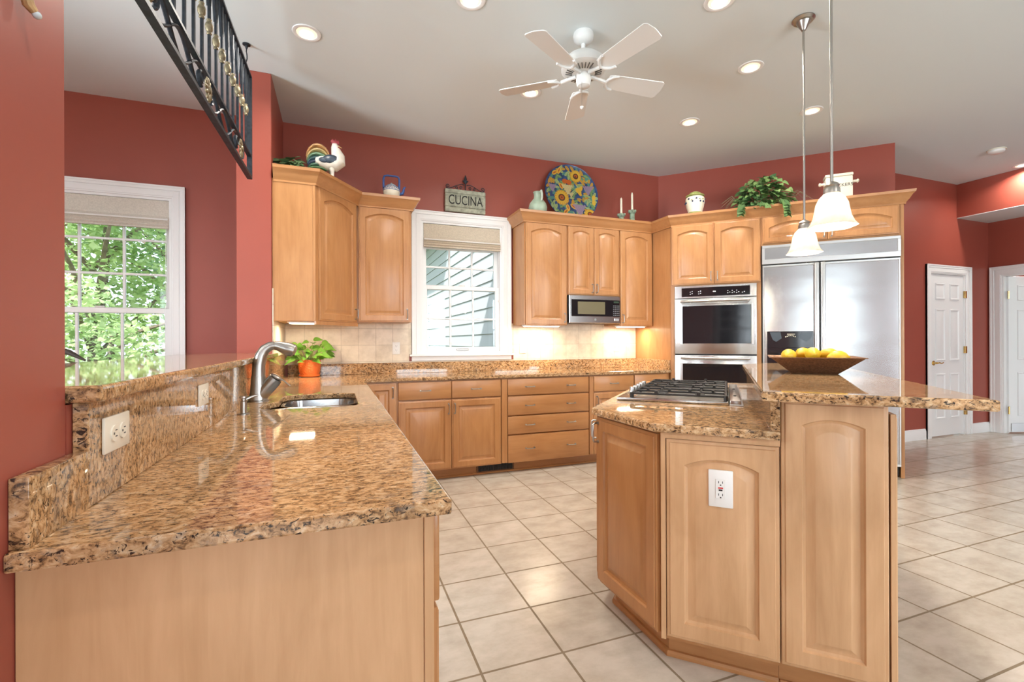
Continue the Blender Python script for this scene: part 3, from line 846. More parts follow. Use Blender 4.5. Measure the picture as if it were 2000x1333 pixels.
cr = solo('crown_molding', MB().sweep([(-.436, 3.874), (pA.x, 3.874), (pB.x+.004, 4.338), (.646, 4.338), (.646, YW-.002)], CROWN, 1), WOODH,
          'maple crown molding over the corner cabinet group by the column', 'crown molding', (.1, 4.2, 2.41), smooth=25)

# ------------------------------------------------------------------ wall cabinets, right of the window, and microwave
def wcab(label, x0, x1, z0):
    t = thing('upper_cabinet', label, 'cabinet', ((x0+x1)/2, 4.5, z0), 'maple wall cabinets')
    obj('carcass', MB().box(x0, x1, 4.3505, YW-.012, z0, 2.525), WOOD, t)
    return t
t = wcab('tall-door maple wall cabinet just right of the kitchen window', 1.764, 2.2405, 1.390)
obj('end_panel', MB().box(1.757, 1.7635, 4.345, YW-.012, 1.390, 2.44), WOOD, t)
add_door(t, 1.772, 2.228, 1.382, 2.425, 4.330, I4, 2.203, 1.46, rise=.050)
t = wcab('short two-door wall cabinet directly above the microwave', 2.241, 2.8715, 1.702)
add_door(t, 2.250, 2.552, 1.705, 2.425, 4.330, I4, 2.527, 1.775, rise=.045, stile=.052)
add_door(t, 2.557, 2.860, 1.705, 2.425, 4.330, I4, 2.582, 1.775, rise=.045, stile=.052)
t = wcab('tall-door maple wall cabinet between the microwave and the wall ovens', 2.872, 3.294, 1.390)
add_door(t, 2.880, 3.290, 1.382, 2.425, 4.330, I4, 2.905, 1.46, rise=.050)

t = thing('microwave', 'stainless steel microwave with dark glass door under the short cabinet', 'microwave', (2.555, 4.5, 1.405))
obj('body', MB().box(2.252, 2.860, 4.330, YW-.05, 1.412, 1.697), BLACKM, t)
f = obj('front_panel', MB().box(2.248, 2.864, 4.318, 4.3295, 1.408, 1.698, .004), STEEL, t)
obj('door_glass', MB().box(2.272, 2.760, 4.313, 4.3175, 1.480, 1.655, .003), BLACK, f)
obj('viewing_window', MB().box(2.345, 2.670, 4.3115, 4.3128, 1.502, 1.632), simple('microwave_mesh_window', (.15, .13, .075), .2), f)
obj('keypad', MB().box(2.764, 2.856, 4.313, 4.3175, 1.480, 1.655, .003), BLACK, f)
kb = MB()
for r in range(6):
    for c in range(4): kb.box(2.772+c*.021, 2.785+c*.021, 4.3115, 4.3130, 1.49+r*.020, 1.499+r*.020)
obj('keys', kb, simple('grey_key_print', (.16, .16, .16), .5), f)
obj('display', MB().box(2.778, 2.842, 4.3115, 4.313, 1.625, 1.645), simple('dim_display', (.03, .05, .03), .3), f)
obj('open_button', MB().box(2.785, 2.845, 4.3125, 4.3178, 1.432, 1.462, .003), STEELT, f)
obj('badge', MB().lathe([(0, 0), (.013, 0), (.013, .002), (0, .002)], n=16, m=TR(2.555, 4.318, 1.445) @ Matrix.Rotation(PI/2, 4, 'X')), NICKEL, f)

# ------------------------------------------------------------------ angled wall: ovens, fridge, cabinets over them
DF = 5.172
t = thing('oven_cabinet', 'tall maple cabinet holding the double wall ovens, two arched doors on top', 'cabinet', W45(-.1, 5.4, 0), None, F45)
# side return panel along the back counter
obj('side_panel', MB().prism([(3.3065, YW-.002), (3.3065, 4.050), (3.322, 4.036), (3.326, YW-.002)], .0, 2.525), WOOD, t, smooth=20)
DFF = DF+.021
b = MB()
b.box(-.515, -.480, DFF-.019, 5.872, .10, 2.525); b.box(.2825, .3215, DFF-.019, 5.872, .0, 2.525)
b.box(-.480, .2825, DFF-.019, 5.872, 1.785, 2.525)
b.box(-.480, .2825, DFF-.019, 5.872, .10, .345)
obj('face_frame', b, WOOD, t, F45)
obj('toe_kick', MB().box(-.50, .3215, DFF+.07, DFF+.09, 0, .0995), WOODH, t, F45)
add_door(t, -.508, -.103, 1.797, 2.412, DF-.020, F45, -.130, 1.875, rise=.050)
add_door(t, -.097, .312, 1.797, 2.412, DF-.020, F45, -.070, 1.875, rise=.050)
obj('drawer', drawer_mb(-.475, .278, .115, .335, DF-.020), WOODH, t, F45)

t = thing('wall_oven', 'stainless steel double wall oven with a black control panel', 'oven', W45(-.1, 5.4, .35), None, F45)
OY = DF-.028
obj('body', MB().box(-.4785, .281, DF+.004, 5.80, .352, 1.7835), BLACKM, t, F45)
cp = obj('control_panel', MB().box(-.479, .2815, OY, DF+.0035, 1.655, 1.783, .003), STEEL, t, F45)
obj('display_glass', MB().box(-.410, .222, OY-.003, OY-.0005, 1.672, 1.762), BLACK, cp, F45)
for gx, n in ((-.33, 4), (-.25, 4), (.02, 3), (.06, 3), (.10, 3), (.15, 2)):
    ib = MB()
    for i in range(n): ib.box(gx+(i % 2)*.018, gx+(i % 2)*.018+.009, OY-.0038, OY-.003, 1.694+(i//2)*.022+(i % 2)*.006, 1.700+(i//2)*.022+(i % 2)*.006)
    obj('printed_keys', ib, simple('white_print', (.8, .8, .8), .5), cp, F45)
obj('clock_digits', MB().box(-.112, -.085, OY-.0038, OY-.003, 1.712, 1.722), simple('white_print', (.8, .8, .8), .5), cp, F45)
def ovendoor(z0, z1, g0, g1):
    d = obj('door', MB().box(-.479, .2815, OY-.004, DF+.0035, z0, z1, .006, 2), STEEL, t, F45)
    gm = MB(); gm.box(-.400, .232, OY-.007, OY-.0045, g0, g1, .001)
    obj('window', gm, BLACK, d, F45)
    obj('window_frame', MB().box(-.424, -.4005, OY-.010, OY-.0045, g0-.008, g1+.006, .002).box(.2325, .256, OY-.010, OY-.0045, g0-.008, g1+.006, .002), STEELT, d, F45)
    hz = z1-.030
    h = MB().cyl((-.415, OY-.052, hz), (.218, OY-.052, hz), .0125, 16)
    for x in (-.405, .208): h.box(x-.014, x+.014, OY-.062, OY-.004, hz-.013, hz+.013, .004)
    obj('handle', h, STEEL, d, F45)
    return d
ovendoor(1.083, 1.650, 1.190, 1.575)
ovendoor(.50, 1.072, .62, .985)
obj('vent_trim', MB().box(-.479, .2815, OY, DF+.0035, .352, .49, .003), STEEL, t, F45)

# refrigerator
t = thing('refrigerator', 'large built-in stainless steel side-by-side refrigerator with a black dispenser', 'refrigerator', W45(.87, 5.5, 0), None, F45)
FY = DF-.030
obj('body', MB().box(.3270, 1.4035, DF, 5.86, .10, 2.135), BLACKM, t, F45)
gr = obj('grille_panel', MB().box(.352, 1.380, FY+.006, DF-.0005, 2.002, 2.110), STEELF, t, F45)
b = MB(); b.box(.3265, 1.4045, FY, DF-.0005, 2.110, 2.138, .003); b.box(.3265, 1.4045, FY, DF-.0005, 1.955, 2.002, .003); b.box(.3265, .352, FY, DF-.0005, 2.002, 2.110, .002); b.box(1.380, 1.4045, FY, DF-.0005, 2.002, 2.110, .002)
obj('grille_frame', b, STEELT, t, F45)
def fdoor(x0, x1, hleft):
    d = obj('door', MB().box(x0+.014, x1-.014, FY+.006, DF-.0005, .125, 1.925), STEELF, t, F45)
    b = MB(); b.box(x0, x1, FY+.002, DF-.0005, 1.9255, 1.945, .003); b.box(x0, x1, FY+.002, DF-.0005, .105, .1245, .003)
    b.box(x0, x0+.0135, FY+.002, DF-.0005, .1245, 1.9255, .003); b.box(x1-.0135, x1, FY+.002, DF-.0005, .1245, 1.9255, .003)
    obj('door_frame', b, STEELT, d, F45)
    hx = x0+.020 if hleft else x1-.020
    hb = MB().box(hx-.020, hx+.020, FY-.034, FY+.001, .125, 1.944, .010, 3)
    obj('handle', hb, STEELT, d, F45)
    return d
ld = fdoor(.332, .7930, False); fdoor(.8030, 1.4005, True)
obj('door_gap', MB().box(.7931, .8029, FY+.012, DF-.0005, .105, 1.945), BLACKM, t, F45)
dp = obj('dispenser', MB().box(.368, .748, FY-.004, FY+.0055, 1.15, 1.306, .003).box(.368, .44, FY-.004, FY+.0055, .90, 1.15).box(.68, .748, FY-.004, FY+.0055, .90, 1.15).box(.44, .68, FY+.002, FY+.0055, .90, 1.15), BLACK, ld, F45)
for pp in ([(.39, 1.298), (.48, 1.298), (.49, 1.24), (.445, 1.205), (.415, 1.225)], [(.63, 1.245), (.655, 1.298), (.742, 1.298), (.728, 1.235), (.69, 1.205)]):
    obj('dispenser_pad', MB().prism(pp, 0, .003, m=TR(0, FY-.0045) @ Matrix.Rotation(PI/2, 4, 'X')), simple('smoked_blue_plastic', (.055, .070, .085), .2), ld, F45)
ib = MB()
for i in range(7): ib.box(.52+i*.013, .527+i*.013, FY-.0056, FY-.0042, 1.248+.012*math.sin(i*.5), 1.258+.012*math.sin(i*.5))
ib.box(.535, .60, FY-.0056, FY-.0042, 1.276, 1.281)
obj('dispenser_icons', ib, simple('cream_print', (.75, .68, .5), .5), ld, F45)
obj('lever', MB().box(.53, .55, FY-.006, FY+.002, 1.04, 1.13, .004).box(.59, .61, FY-.006, FY+.002, 1.04, 1.13, .004), BLACKM, ld, F45)
obj('toe_grille', MB().box(.332, 1.4005, DF+.03, DF+.05, .012, .0995), BLACKM, t, F45)

t = thing('fridge_cabinet', 'low two-door cabinet above the refrigerator with a tall end panel', 'cabinet', W45(.87, 5.5, 2.15), None, F45)
obj('carcass', MB().box(.322, 1.4045, DFF-.019, 5.872, 2.140, 2.525), WOOD, t, F45)
obj('end_panel', MB().box(1.4055, 1.432, DFF-.019, 5.872, 0, 2.525), WOOD, t, F45)
add_door(t, .335, .862, 2.158, 2.412, DF-.020, F45, .835, 2.225, rise=.030, stile=.052)
add_door(t, .868, 1.398, 2.158, 2.412, DF-.020, F45, .895, 2.225, rise=.030, stile=.052)
# crown over the right-hand group, turning onto the angled wall
q0, q1, q2 = W45(-.512, DFF-.017), W45(1.434, DFF-.017), W45(1.434, 5.872)
cr = solo('crown_molding', MB().sweep([(1.756, YW-.002), (1.756, 4.338), (3.304, 4.338), (3.304, q0.y+.002), (q1.x, q1.y), (q2.x, q2.y)], CROWN, 1), WOODH,
          'long maple crown molding that turns from the window wall onto the angled refrigerator wall', 'crown molding', (3.3, 4.2, 2.41), smooth=25)

# ------------------------------------------------------------------ island
FI = F45
t = thing('island_cabinet', 'maple cooktop island cabinet with a clipped corner and arched doors', 'cabinet', W45(-.2, 2.9, 0), None, F45)
c0 = W45(-.215, 1.847); c1 = W45(.169, 1.847)
XD = 1.126     # face of the clipped corner, plane x = XD
p1 = Vector((XD+.021, 1.452)); 
cm = F45.inverted() @ Vector((XD+.021, 1.45, 0)); cl = F45.inverted() @ Vector((XD+.021, 1.883, 0))
FT = 1.825
poly = [(cm.x, FT+.021), (.1685, FT+.021), (.1685, 3.70), (-.535, 3.70), (-.535, cl.y), (cl.x, cl.y)]
# clip corner computed on the plane x = XD+.021
def on_clip(tv): # T given -> D so that (T+D)/sqrt2 = XD+.021
    return (XD+.021)*S2-tv
cA = ((XD+.021)*S2-(FT+.021), FT+.021); cB = (-.535, on_clip(-.535))
poly = [cA, (.1685, FT+.021), (.1685, 3.70), (-.535, 3.70), cB]
obj('carcass', MB().prism(poly, .10, CT0-.002), WOOD, t, F45)
def inset(p, d):
    return [(cA[0]+.02, cA[1]+d), (.1685, cA[1]+d), (.1685, 3.66), (-.535+d, 3.66), (-.535+d, cB[1]+.03)]
obj('toe_kick', MB().prism(inset(poly, .065), .0, .0995).sweep([(-.535+.065, 3.6), (-.535+.065, cB[1]+.03), (cA[0]+.02, cA[1]+.065), (.168, cA[1]+.065)], [(0, 0), (.014, 0), (.014, .012), (.008, .020), (0, .022)], 1), WOODH, t, F45)
# front face
add_door(t, -.202, .166, .118, .855, FT, F45, rise=.055, stile=.062, mat=WOODLIT)
obj('face_rail', MB().box(cA[0]+.002, .1685, FT+.004, FT+.0205, .857, CT0-.002).box(cA[0]+.002, -.205, FT+.004, FT+.0205, .105, .857), WOODLIT, t, F45)
# clipped corner door (faces -x)
FX = RZ(-90)   # local x = -Y, local y = +X
y_hi = (cB[1]-cB[0])/S2; y_lo = (cA[1]-cA[0])/S2
add_door(t, -y_hi+.004, -y_lo-.004, .118, .868, XD, FX, -y_hi+.022, .80, rise=0, stile=.058)
# aisle-side doors (face -T)
FL = F45 @ RZ(-90)   # local x = -D, local y = +T
for a, c in ((cB[1]+.01, 2.62), (2.625, 3.15), (3.155, 3.69)):
    add_door(t, -c, -a, .118, .868, -.556, FL, -a-.03, .80, rise=0)
# island granite
gE = .036
top = [((XD-.036)*S2-(1.789), 1.789), (.1665, 1.789), (.1665, 3.745), (-.45, 3.745), (-.560, 3.62), (-.560, (XD-.036)*S2+.560)]
t = thing('countertop', 'polished brown granite top of the low cooktop level of the island', 'countertop', W45(-.2, 2.8, CT0), None, F45)
obj('slab', MB().prism(top, CT0, CT1, .005, 2), GRAN, t, F45, 0)
obj('riser', MB().box(.138, .1665, 1.800, 3.74, CT1, 1.0365, .002), GRAN, t, F45)
# tall bar cabinet
t = thing('bar_cabinet', 'taller maple bar cabinet on the island with one long arched panel', 'cabinet', W45(.32, 2.7, 0), None, F45)
obj('carcass', MB().box(.1690, .468, FT+.021, 3.66, .118, 1.0355), WOODLIT, t, F45)
add_door(t, .171, .466, .118, 1.018, FT, F45, rise=.045, stile=.060, mat=WOODLIT)
obj('side_gap_shade', MB().box(.4685, .4730, FT+.03, 3.64, .125, .98), WOODD, t, F45)  # dark strip painted in as the shade of the gap behind the doors
obj('face_rail', MB().box(.171, .466, FT+.004, FT+.0205, 1.019, 1.0355), WOODLIT, t, F45)
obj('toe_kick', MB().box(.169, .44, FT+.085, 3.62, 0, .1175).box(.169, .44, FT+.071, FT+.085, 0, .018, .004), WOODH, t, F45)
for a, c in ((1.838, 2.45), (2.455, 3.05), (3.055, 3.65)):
    add_door(t, a, c, .118, .985, -.4935, F45 @ RZ(90), rise=0, mat=WOODLIT)
lg = solo('bar_counter', MB().prism([(.098, 1.585), (.629, 1.575), (.612, 3.62), (.235, 3.62), (.098, 3.34)], 1.0375, 1.067, .006, 2), GRAN,
          'raised brown granite bar top on the island, carrying the bowl of lemons', 'bar top', W45(.35, 2.6, 1.0375), None, F45, rot=F45, smooth=0)
# GFCI outlet on the island door
def outlet(name, label, frame, x, z, yf, kind='duplex', mat=OUTW, loc=None):
    w = .036; h = .0585
    if kind == 'double': w, h = .0585, .036
    t = thing(name, label, 'wall switch' if name == 'light_switch' else 'outlet', (frame @ Vector((x, yf, z))), None, frame.to_quaternion().to_matrix().to_4x4())
    if kind == 'gfci': w = .040; h = .066
    obj('cover_plate', MB().box(x-w, x+w, yf-.0065, yf-.0003, z-h, z+h, .003, 2), mat, t, frame)
    if kind == 'gfci':
        obj('insert', MB().box(x-.0165, x+.0165, yf-.0095, yf-.0065, z-.034, z+.034, .001), mat, t, frame)
        sl = MB()
        for s in (1, -1):
            zc = z+s*.022
            sl.box(x-.0075, x-.0055, yf-.0101, yf-.0094, zc-.002, zc+.006); sl.box(x+.0055, x+.0075, yf-.0101, yf-.0094, zc-.002, zc+.006)
            sl.box(x-.0022, x+.0022, yf-.0101, yf-.0094, zc-.010, zc-.006)
        obj('slots', sl, INK, t, frame)
        obj('reset_button', MB().box(x-.008, x+.008, yf-.0108, yf-.0094, z+.0015, z+.0060), REDB, t, frame)
        obj('test_button', MB().box(x-.006, x+.006, yf-.0108, yf-.0094, z-.0065, z-.0015), INK, t, frame)
    elif kind == 'switch':
        sl = MB()
        for dx in (-.023, .023): sl.box(x+dx-.004, x+dx+.004, yf-.016, yf-.0064, z-.002, z+.009, .001)
        obj('toggles', sl, mat, t, frame)
        obj('toggle_slots', MB().box(x-.030, x-.016, yf-.0069, yf-.0063, z-.013, z+.013).box(x+.016, x+.030, yf-.0069, yf-.0063, z-.013, z+.013), simple('shadowed_slot', (.35, .34, .32), .6), t, frame)
    else:
        rc = MB(); sl = MB()
        for s in (1, -1):
            if kind == 'double':
                xc = x+s*.020
                rc.lathe([(0, 0), (.0165, 0), (.0165, .003), (0, .003)], n=18, m=TR(xc, yf-.0064, z) @ Matrix.Rotation(PI/2, 4, 'X'))
                for q in (.0062, -.0062): sl.box(xc-.001, xc+.007, yf-.0100, yf-.0093, z+q-.001, z+q+.001)
                sl.box(xc-.009, xc-.005, yf-.0100, yf-.0093, z-.0022, z+.0022)
                continue
            for dx in (0,):
                zc = z+s*.020
                rc.lathe([(0, 0), (.0165, 0), (.0165, .003), (0, .003)], n=18, m=TR(x+dx, yf-.0064, zc) @ Matrix.Rotation(PI/2, 4, 'X'))
                sl.box(x+dx-.0072, x+dx-.0052, yf-.0100, yf-.0093, zc-.001, zc+.007); sl.box(x+dx+.0052, x+dx+.0072, yf-.0100, yf-.0093, zc-.001, zc+.007)
                sl.box(x+dx-.0022, x+dx+.0022, yf-.0100, yf-.0093, zc-.009, zc-.005)
        obj('receptacles', rc, mat, t, frame); obj('slots', sl, GREY, t, frame)
    return t
outlet('power_outlet', 'white GFCI outlet with red and black buttons on the arched island door', F45, -.017, .693, FT+.0015, 'gfci')
outlet('power_outlet', 'white duplex outlet on the tile between the orange pot and the kitchen window', I4, .541, 1.157, YW-.010)
outlet('power_outlet', 'white duplex outlet on the tile just right of the kitchen window', I4, 1.865, 1.150, YW-.010)
outlet('light_switch', 'white double switch plate on the tile near the wall ovens', I4, 3.035, 1.157, YW-.010, 'switch')
outlet('power_outlet', 'ivory outlet on the granite riser close to the near red wall', RZ(90), 1.190, 1.037, .429, 'double', IVORY)
outlet('power_outlet', 'ivory outlet on the granite riser just before the sink', RZ(90), 1.862, 1.043, .429, 'double', IVORY)

# ------------------------------------------------------------------ cooktop
CZ = CT1+.0005
t = thing('gas_cooktop', 'stainless steel gas cooktop with black cast iron grates on the island', 'cooktop', W45(-.25, 2.89, CZ), None, F45)
ct0, ct1, cd0, cd1 = -.513, .014, 2.425, 3.340
obj('tray', MB().box(ct0, ct1, cd0, cd1, CZ, CZ+.016, .006, 2), STEEL, t, F45)
obj('well', MB().box(ct0+.085, ct1-.02, cd0+.025, cd1-.025, CZ+.0165, CZ+.0185), simple('steel_well', (.42, .40, .37), .3, metal=.9), t, F45)
def burner(x, y, r):
    bb = obj('burner', MB().lathe([(0, 0), (r, 0), (r, .007), (r*.82, .010), (0, .010)], (x, y, CZ+.019), 20), simple('burner_alloy', (.55, .50, .42), .35, metal=.9), t, F45)
    obj('burner_cap', MB().lathe([(0, .0105), (r*.7, .0105), (r*.7, .015), (r*.6, .018), (0, .018)], (x, y, CZ+.019), 20), CAST, bb, F45)
for (x, y, r) in ((-.30, 2.58, .040), (-.12, 2.58, .036), (-.21, 2.88, .056), (-.30, 3.18, .036), (-.12, 3.18, .046)): burner(x, y, r)
for k in range(3):
    a, c = cd0+.022+k*.292, cd0+.022+(k+1)*.292-.006
    g = MB(); zt = CZ+.038; h = .006
    x0_, x1_ = ct0+.075, ct1-.012
    def bar(xa, ya, xb, yb): g.tube([(xa, ya, zt), (xb, yb, zt)], .006, 6)
    for (xa, ya, xb, yb) in ((x0_, a, x1_, a), (x0_, c, x1_, c), (x0_, a, x0_, c), (x1_, a, x1_, c), (x0_, (a+c)/2, x1_, (a+c)/2)): bar(xa, ya, xb, yb)
    for xm in (x0_+.12, x1_-.12):
        bar(xm, a, xm, a+.09); bar(xm, c, xm, c-.09)
        for yy in (a, c): g.box(xm-.008, xm+.008, yy-.008, yy+.008, zt, zt+.016, .002)
    for xx in (x0_, x1_):
        for yy in (a, c): g.cyl((xx, yy, CZ+.016), (xx, yy, zt+.004), .010, 8)
    for yy in ((a+c)/2,):
        for xm in (x0_+.06, x0_+.17, x1_-.17, x1_-.06): g.box(xm-.007, xm+.007, yy-.008, yy+.008, zt, zt+.014, .002)
    obj('grate', g, CAST, t, F45)
for k in range(5):
    obj('control_knob', MB().lathe([(0, 0), (.021, 0), (.021, .006), (.017, .010), (.015, .032), (.0, .034)], (ct0+.040, 2.66+k*.10, CZ+.0165), 18), STEELT, t, F45)
t = thing('downdraft_vent', 'narrow stainless downdraft vent cover beside the cooktop', 'vent', W45(.045, 2.89, CZ), None, F45)
obj('cover', MB().box(.0185, .0675, 2.425, 3.335, CZ, CZ+.024, .004, 2), steel('vent_steel', (.42, .41, .40), .3), t, F45)
obj('base_flange', MB().box(.0165, .0765, 2.420, 3.340, CZ-.0003, CZ+.006, .002), STEELT, t, F45)
obj('button', MB().lathe([(0, 0), (.007, 0), (.007, .004), (0, .005)], (.043, 2.62, CZ+.024), 12).lathe([(0, 0), (.007, 0), (.007, .004), (0, .005)], (.043, 2.98, CZ+.024), 12), BLACKM, t, F45)

# ------------------------------------------------------------------ sink and faucet
t = thing('kitchen_sink', 'undermounted stainless steel double bowl sink in the peninsula', 'sink', (-.1, 2.68, .70))
def bowl(x0, x1, y0, y1, zb, r):
    mb = MB(); t_ = mb.bm
    loops = []
    for (ins, z, rr) in ((-.018, CT0-.002, r+.018), (0, CT0-.003, r), (.002, CT0-.02, r), (.012, zb+.03, r*.9), (.035, zb+.006, r*.7), (.06, zb, r*.6)):
        loops.append([t_.verts.new((p[0], p[1], z)) for p in rrect(x0+ins, x1-ins, y0+ins, y1-ins, max(rr, .02), 5)])
    for A, B in zip(loops, loops[1:]):
        n = len(A)
        for k in range(n): t_.faces.new((A[k], A[(k+1) % n], B[(k+1) % n], B[k]))
    t_.faces.new(loops[-1]); bmesh.ops.recalc_face_normals(t_, faces=t_.faces[:])
    return mb
bn = obj('bowl', bowl(-.318, .090, 2.385, 2.642, .712, .08), SINKM, t)
bf = obj('bowl', bowl(-.262, .090, 2.678, 2.968, .70, .08), SINKM, t)
obj('divider', MB().box(-.25, .085, 2.6435, 2.6765, CT0-.03, CT0-.006, .008, 3), SINKM, t)
for (x, y, par) in ((-.11, 2.51, bn), (-.09, 2.82, bf)):
    obj('drain', MB().lathe([(0, .002), (.02, .001), (.042, .005), (.045, 0)], (x, y, .715 if par is bn else .703), 20), STEELT, par)
FXB, FYB = -.381, 2.74
t = thing('kitchen_faucet', 'brushed nickel pull-out kitchen faucet with a curved neck beside the sink', 'faucet', (FXB, FYB, CT1))
obj('base', MB().lathe([(0, 0), (.049, 0), (.049, .004), (.044, .008), (.042, .03), (.0365, .08), (.034, .13), (.0, .13)], (FXB, FYB, CT1+.0005), 24), NICKEL, t)
nk = MB().tube([(FXB, FYB, CT1+.131), (FXB+.002, FYB, CT1+.19), (FXB+.012, FYB, CT1+.235), (FXB+.030, FYB, CT1+.268), (FXB+.056, FYB, CT1+.286), (FXB+.075, FYB, CT1+.288)], [.0325, .031, .029, .0265, .0235, .0225], 20)
obj('neck', nk, NICKEL, t)
obj('spray_head', MB().tube([(FXB+.0755, FYB, CT1+.288), (FXB+.090, FYB, CT1+.287), (FXB+.115, FYB, CT1+.278), (FXB+.145, FYB, CT1+.268), (FXB+.168, FYB, CT1+.260), (FXB+.178, FYB, CT1+.256)], [.0228, .025, .030, .036, .033, .018], 20), NICKEL, t)
obj('nozzle', MB().lathe([(0, -.008), (.021, -.008), (.024, .006), (0, .006)], (FXB+.150, FYB, CT1+.243), 18, m=None), BLACKM, t)
hd = MB().tube([(FXB+.008, FYB-.004, CT1+.025), (FXB+.07, FYB-.012, CT1+.102), (FXB+.082, FYB-.014, CT1+.118)], [.034, .036, .034], 20)
obj('handle_body', hd, NICKEL, t)
lv = MB().ball((FXB+.086, FYB-.015, CT1+.124), (.031, .031, .012), m=Matrix.Rotation(.6, 4, 'Y'))
lv.tube([(FXB+.085, FYB-.016, CT1+.130), (FXB+.125, FYB-.022, CT1+.100), (FXB+.152, FYB-.026, CT1+.076)], [.012, .008, .006], 12, flat=.5)
obj('lever', lv, NICKEL, t)
SX, SY = -.371, 2.262
t = thing('soap_dispenser', 'small brushed nickel soap dispenser pump in front of the faucet', 'soap dispenser', (SX, SY, CT1))
obj('collar', MB().lathe([(0, 0), (.024, 0), (.024, .003), (.014, .006), (0, .006)], (SX, SY, CT1+.0003), 20), NICKEL, t)
obj('pump', MB().lathe([(0, .006), (.0125, .006), (.0125, .055), (.009, .058), (.009, .066), (.017, .070), (.017, .077), (0, .079)], (SX, SY, CT1), 18), NICKEL, t)
obj('spout', MB().tube([(SX+.008, SY, CT1+.064), (SX+.035, SY+.01, CT1+.075), (SX+.052, SY+.016, CT1+.078)], [.006, .005, .004], 10), NICKEL, t)

# ------------------------------------------------------------------ lights in the room
BAFFLE = simple('lit_cream_baffle', (.8, .7, .55), .5, emit=(1, .80, .56), es=.75)  # emission puts the bulb's light into the flat baffle disc
def can(x, y, label, z=ZC, hang=True):
    t = thing('recessed_light', label, 'ceiling light', (x, y, z), 'recessed ceiling lights')
    obj('trim_ring', MB().lathe([(.062, 0), (.062, -.004), (.070, -.007), (.084, -.005), (.087, -.0005)], (x, y, z), 28), WHITE, t)
    obj('baffle', MB().lathe([(0, -.0016), (.0615, -.0016), (.0615, -.0004), (0, -.0004)], (x, y, z), 24), BAFFLE, t)
    dx, dy = (Vector((x, y, 0)).normalized()*.014)[:2]
    obj('bulb', MB().lathe([(0, -.0040), (.040, -.0034), (.043, -.0018), (0, -.0017)], (x+dx, y+dy, z), 24), LAMP, t)
    l = bpy.data.lights.new('can_lamp', 'AREA'); l.shape = 'DISK'; l.size = .11; l.energy = 15*CAN; l.color = (1, .92, .82); l.spread = math.radians(150)
    o = bpy.data.objects.new('can_lamp', l); C.objects.link(o); o.location = (x, y, z-.012); o.rotation_euler = (0, 0, 0)
    return t
can(-.174, 3.268, 'recessed ceiling light beside the hanging iron railing')
can(.733, 2.622, 'recessed ceiling light at the top edge, left of the fan')
can(2.098, 2.132, 'recessed ceiling light at the top edge, between fan and pendants')
can(2.817, 2.57, 'recessed ceiling light just left of the pendant canopy')
can(3.845, 2.877, 'recessed ceiling light behind the pendant rods')
can(3.001, 3.406, 'recessed ceiling light above the corner by the ovens')
can(1.45, 3.436, 'recessed ceiling light partly behind a fan blade')
can(7.307, 2.945, 'recessed ceiling light against the bulkhead near the pantry door')
for (x, y) in ((.3, .2), (2.4, -.6), (5.2, .6), (5.2, -1.6), (-2.4, 2.2), (-3.3, 3.3), (-1.75, 1.5), (-3.2, .9)):  # unseen lights, added to brighten the room and the dining wall
    can(x, y, 'added recessed ceiling light out of view, there to brighten the room')
t = thing('smoke_detector', 'round off-white smoke detector on the ceiling near the bulkhead', 'smoke detector', (6.45, 2.80, ZC))
obj('base_plate', MB().lathe([(0, 0), (.075, 0), (.075, -.010), (0, -.010)], (6.45, 2.80, ZC-.0003), 26), CREAM, t)
obj('body', MB().lathe([(.066, -.0105), (.064, -.030), (.048, -.040), (0, -.042)], (6.45, 2.80, ZC), 26), OUTW, t)
# under-cabinet lights
def ucl(x0, x1, y0, y1, z, label):
    t = thing('under_cabinet_light', label, 'light', ((x0+x1)/2, (y0+y1)/2, z), 'lights under the wall cabinets')
    obj('housing', MB().box(x0, x1, y0, y1, z-.014, z-.0005, .002), WHITE, t)
    obj('lens', MB().box(x0+.012, x1-.012, y0+.012, y1-.012, z-.020, z-.0142, .002), HALF, t)
    area('under_cabinet_lamp', ((x0+x1)/2, (y0+y1)/2, z-.025), ((x0+x1)/2, (y0+y1)/2+.02, 0), (x1-x0)*.9, (y1-y0)*.7, 6.5*CAN, (1, .80, .55))
ucl(-.36, -.16, 4.02, 4.22, UB, 'square lit fixture under the corner wall cabinet')
ucl(1.80, 2.20, 4.42, 4.52, 1.390, 'bar light under the tall wall cabinet right of the window')
ucl(2.91, 3.26, 4.40, 4.50, 1.390, 'bar light under the wall cabinet beside the ovens')

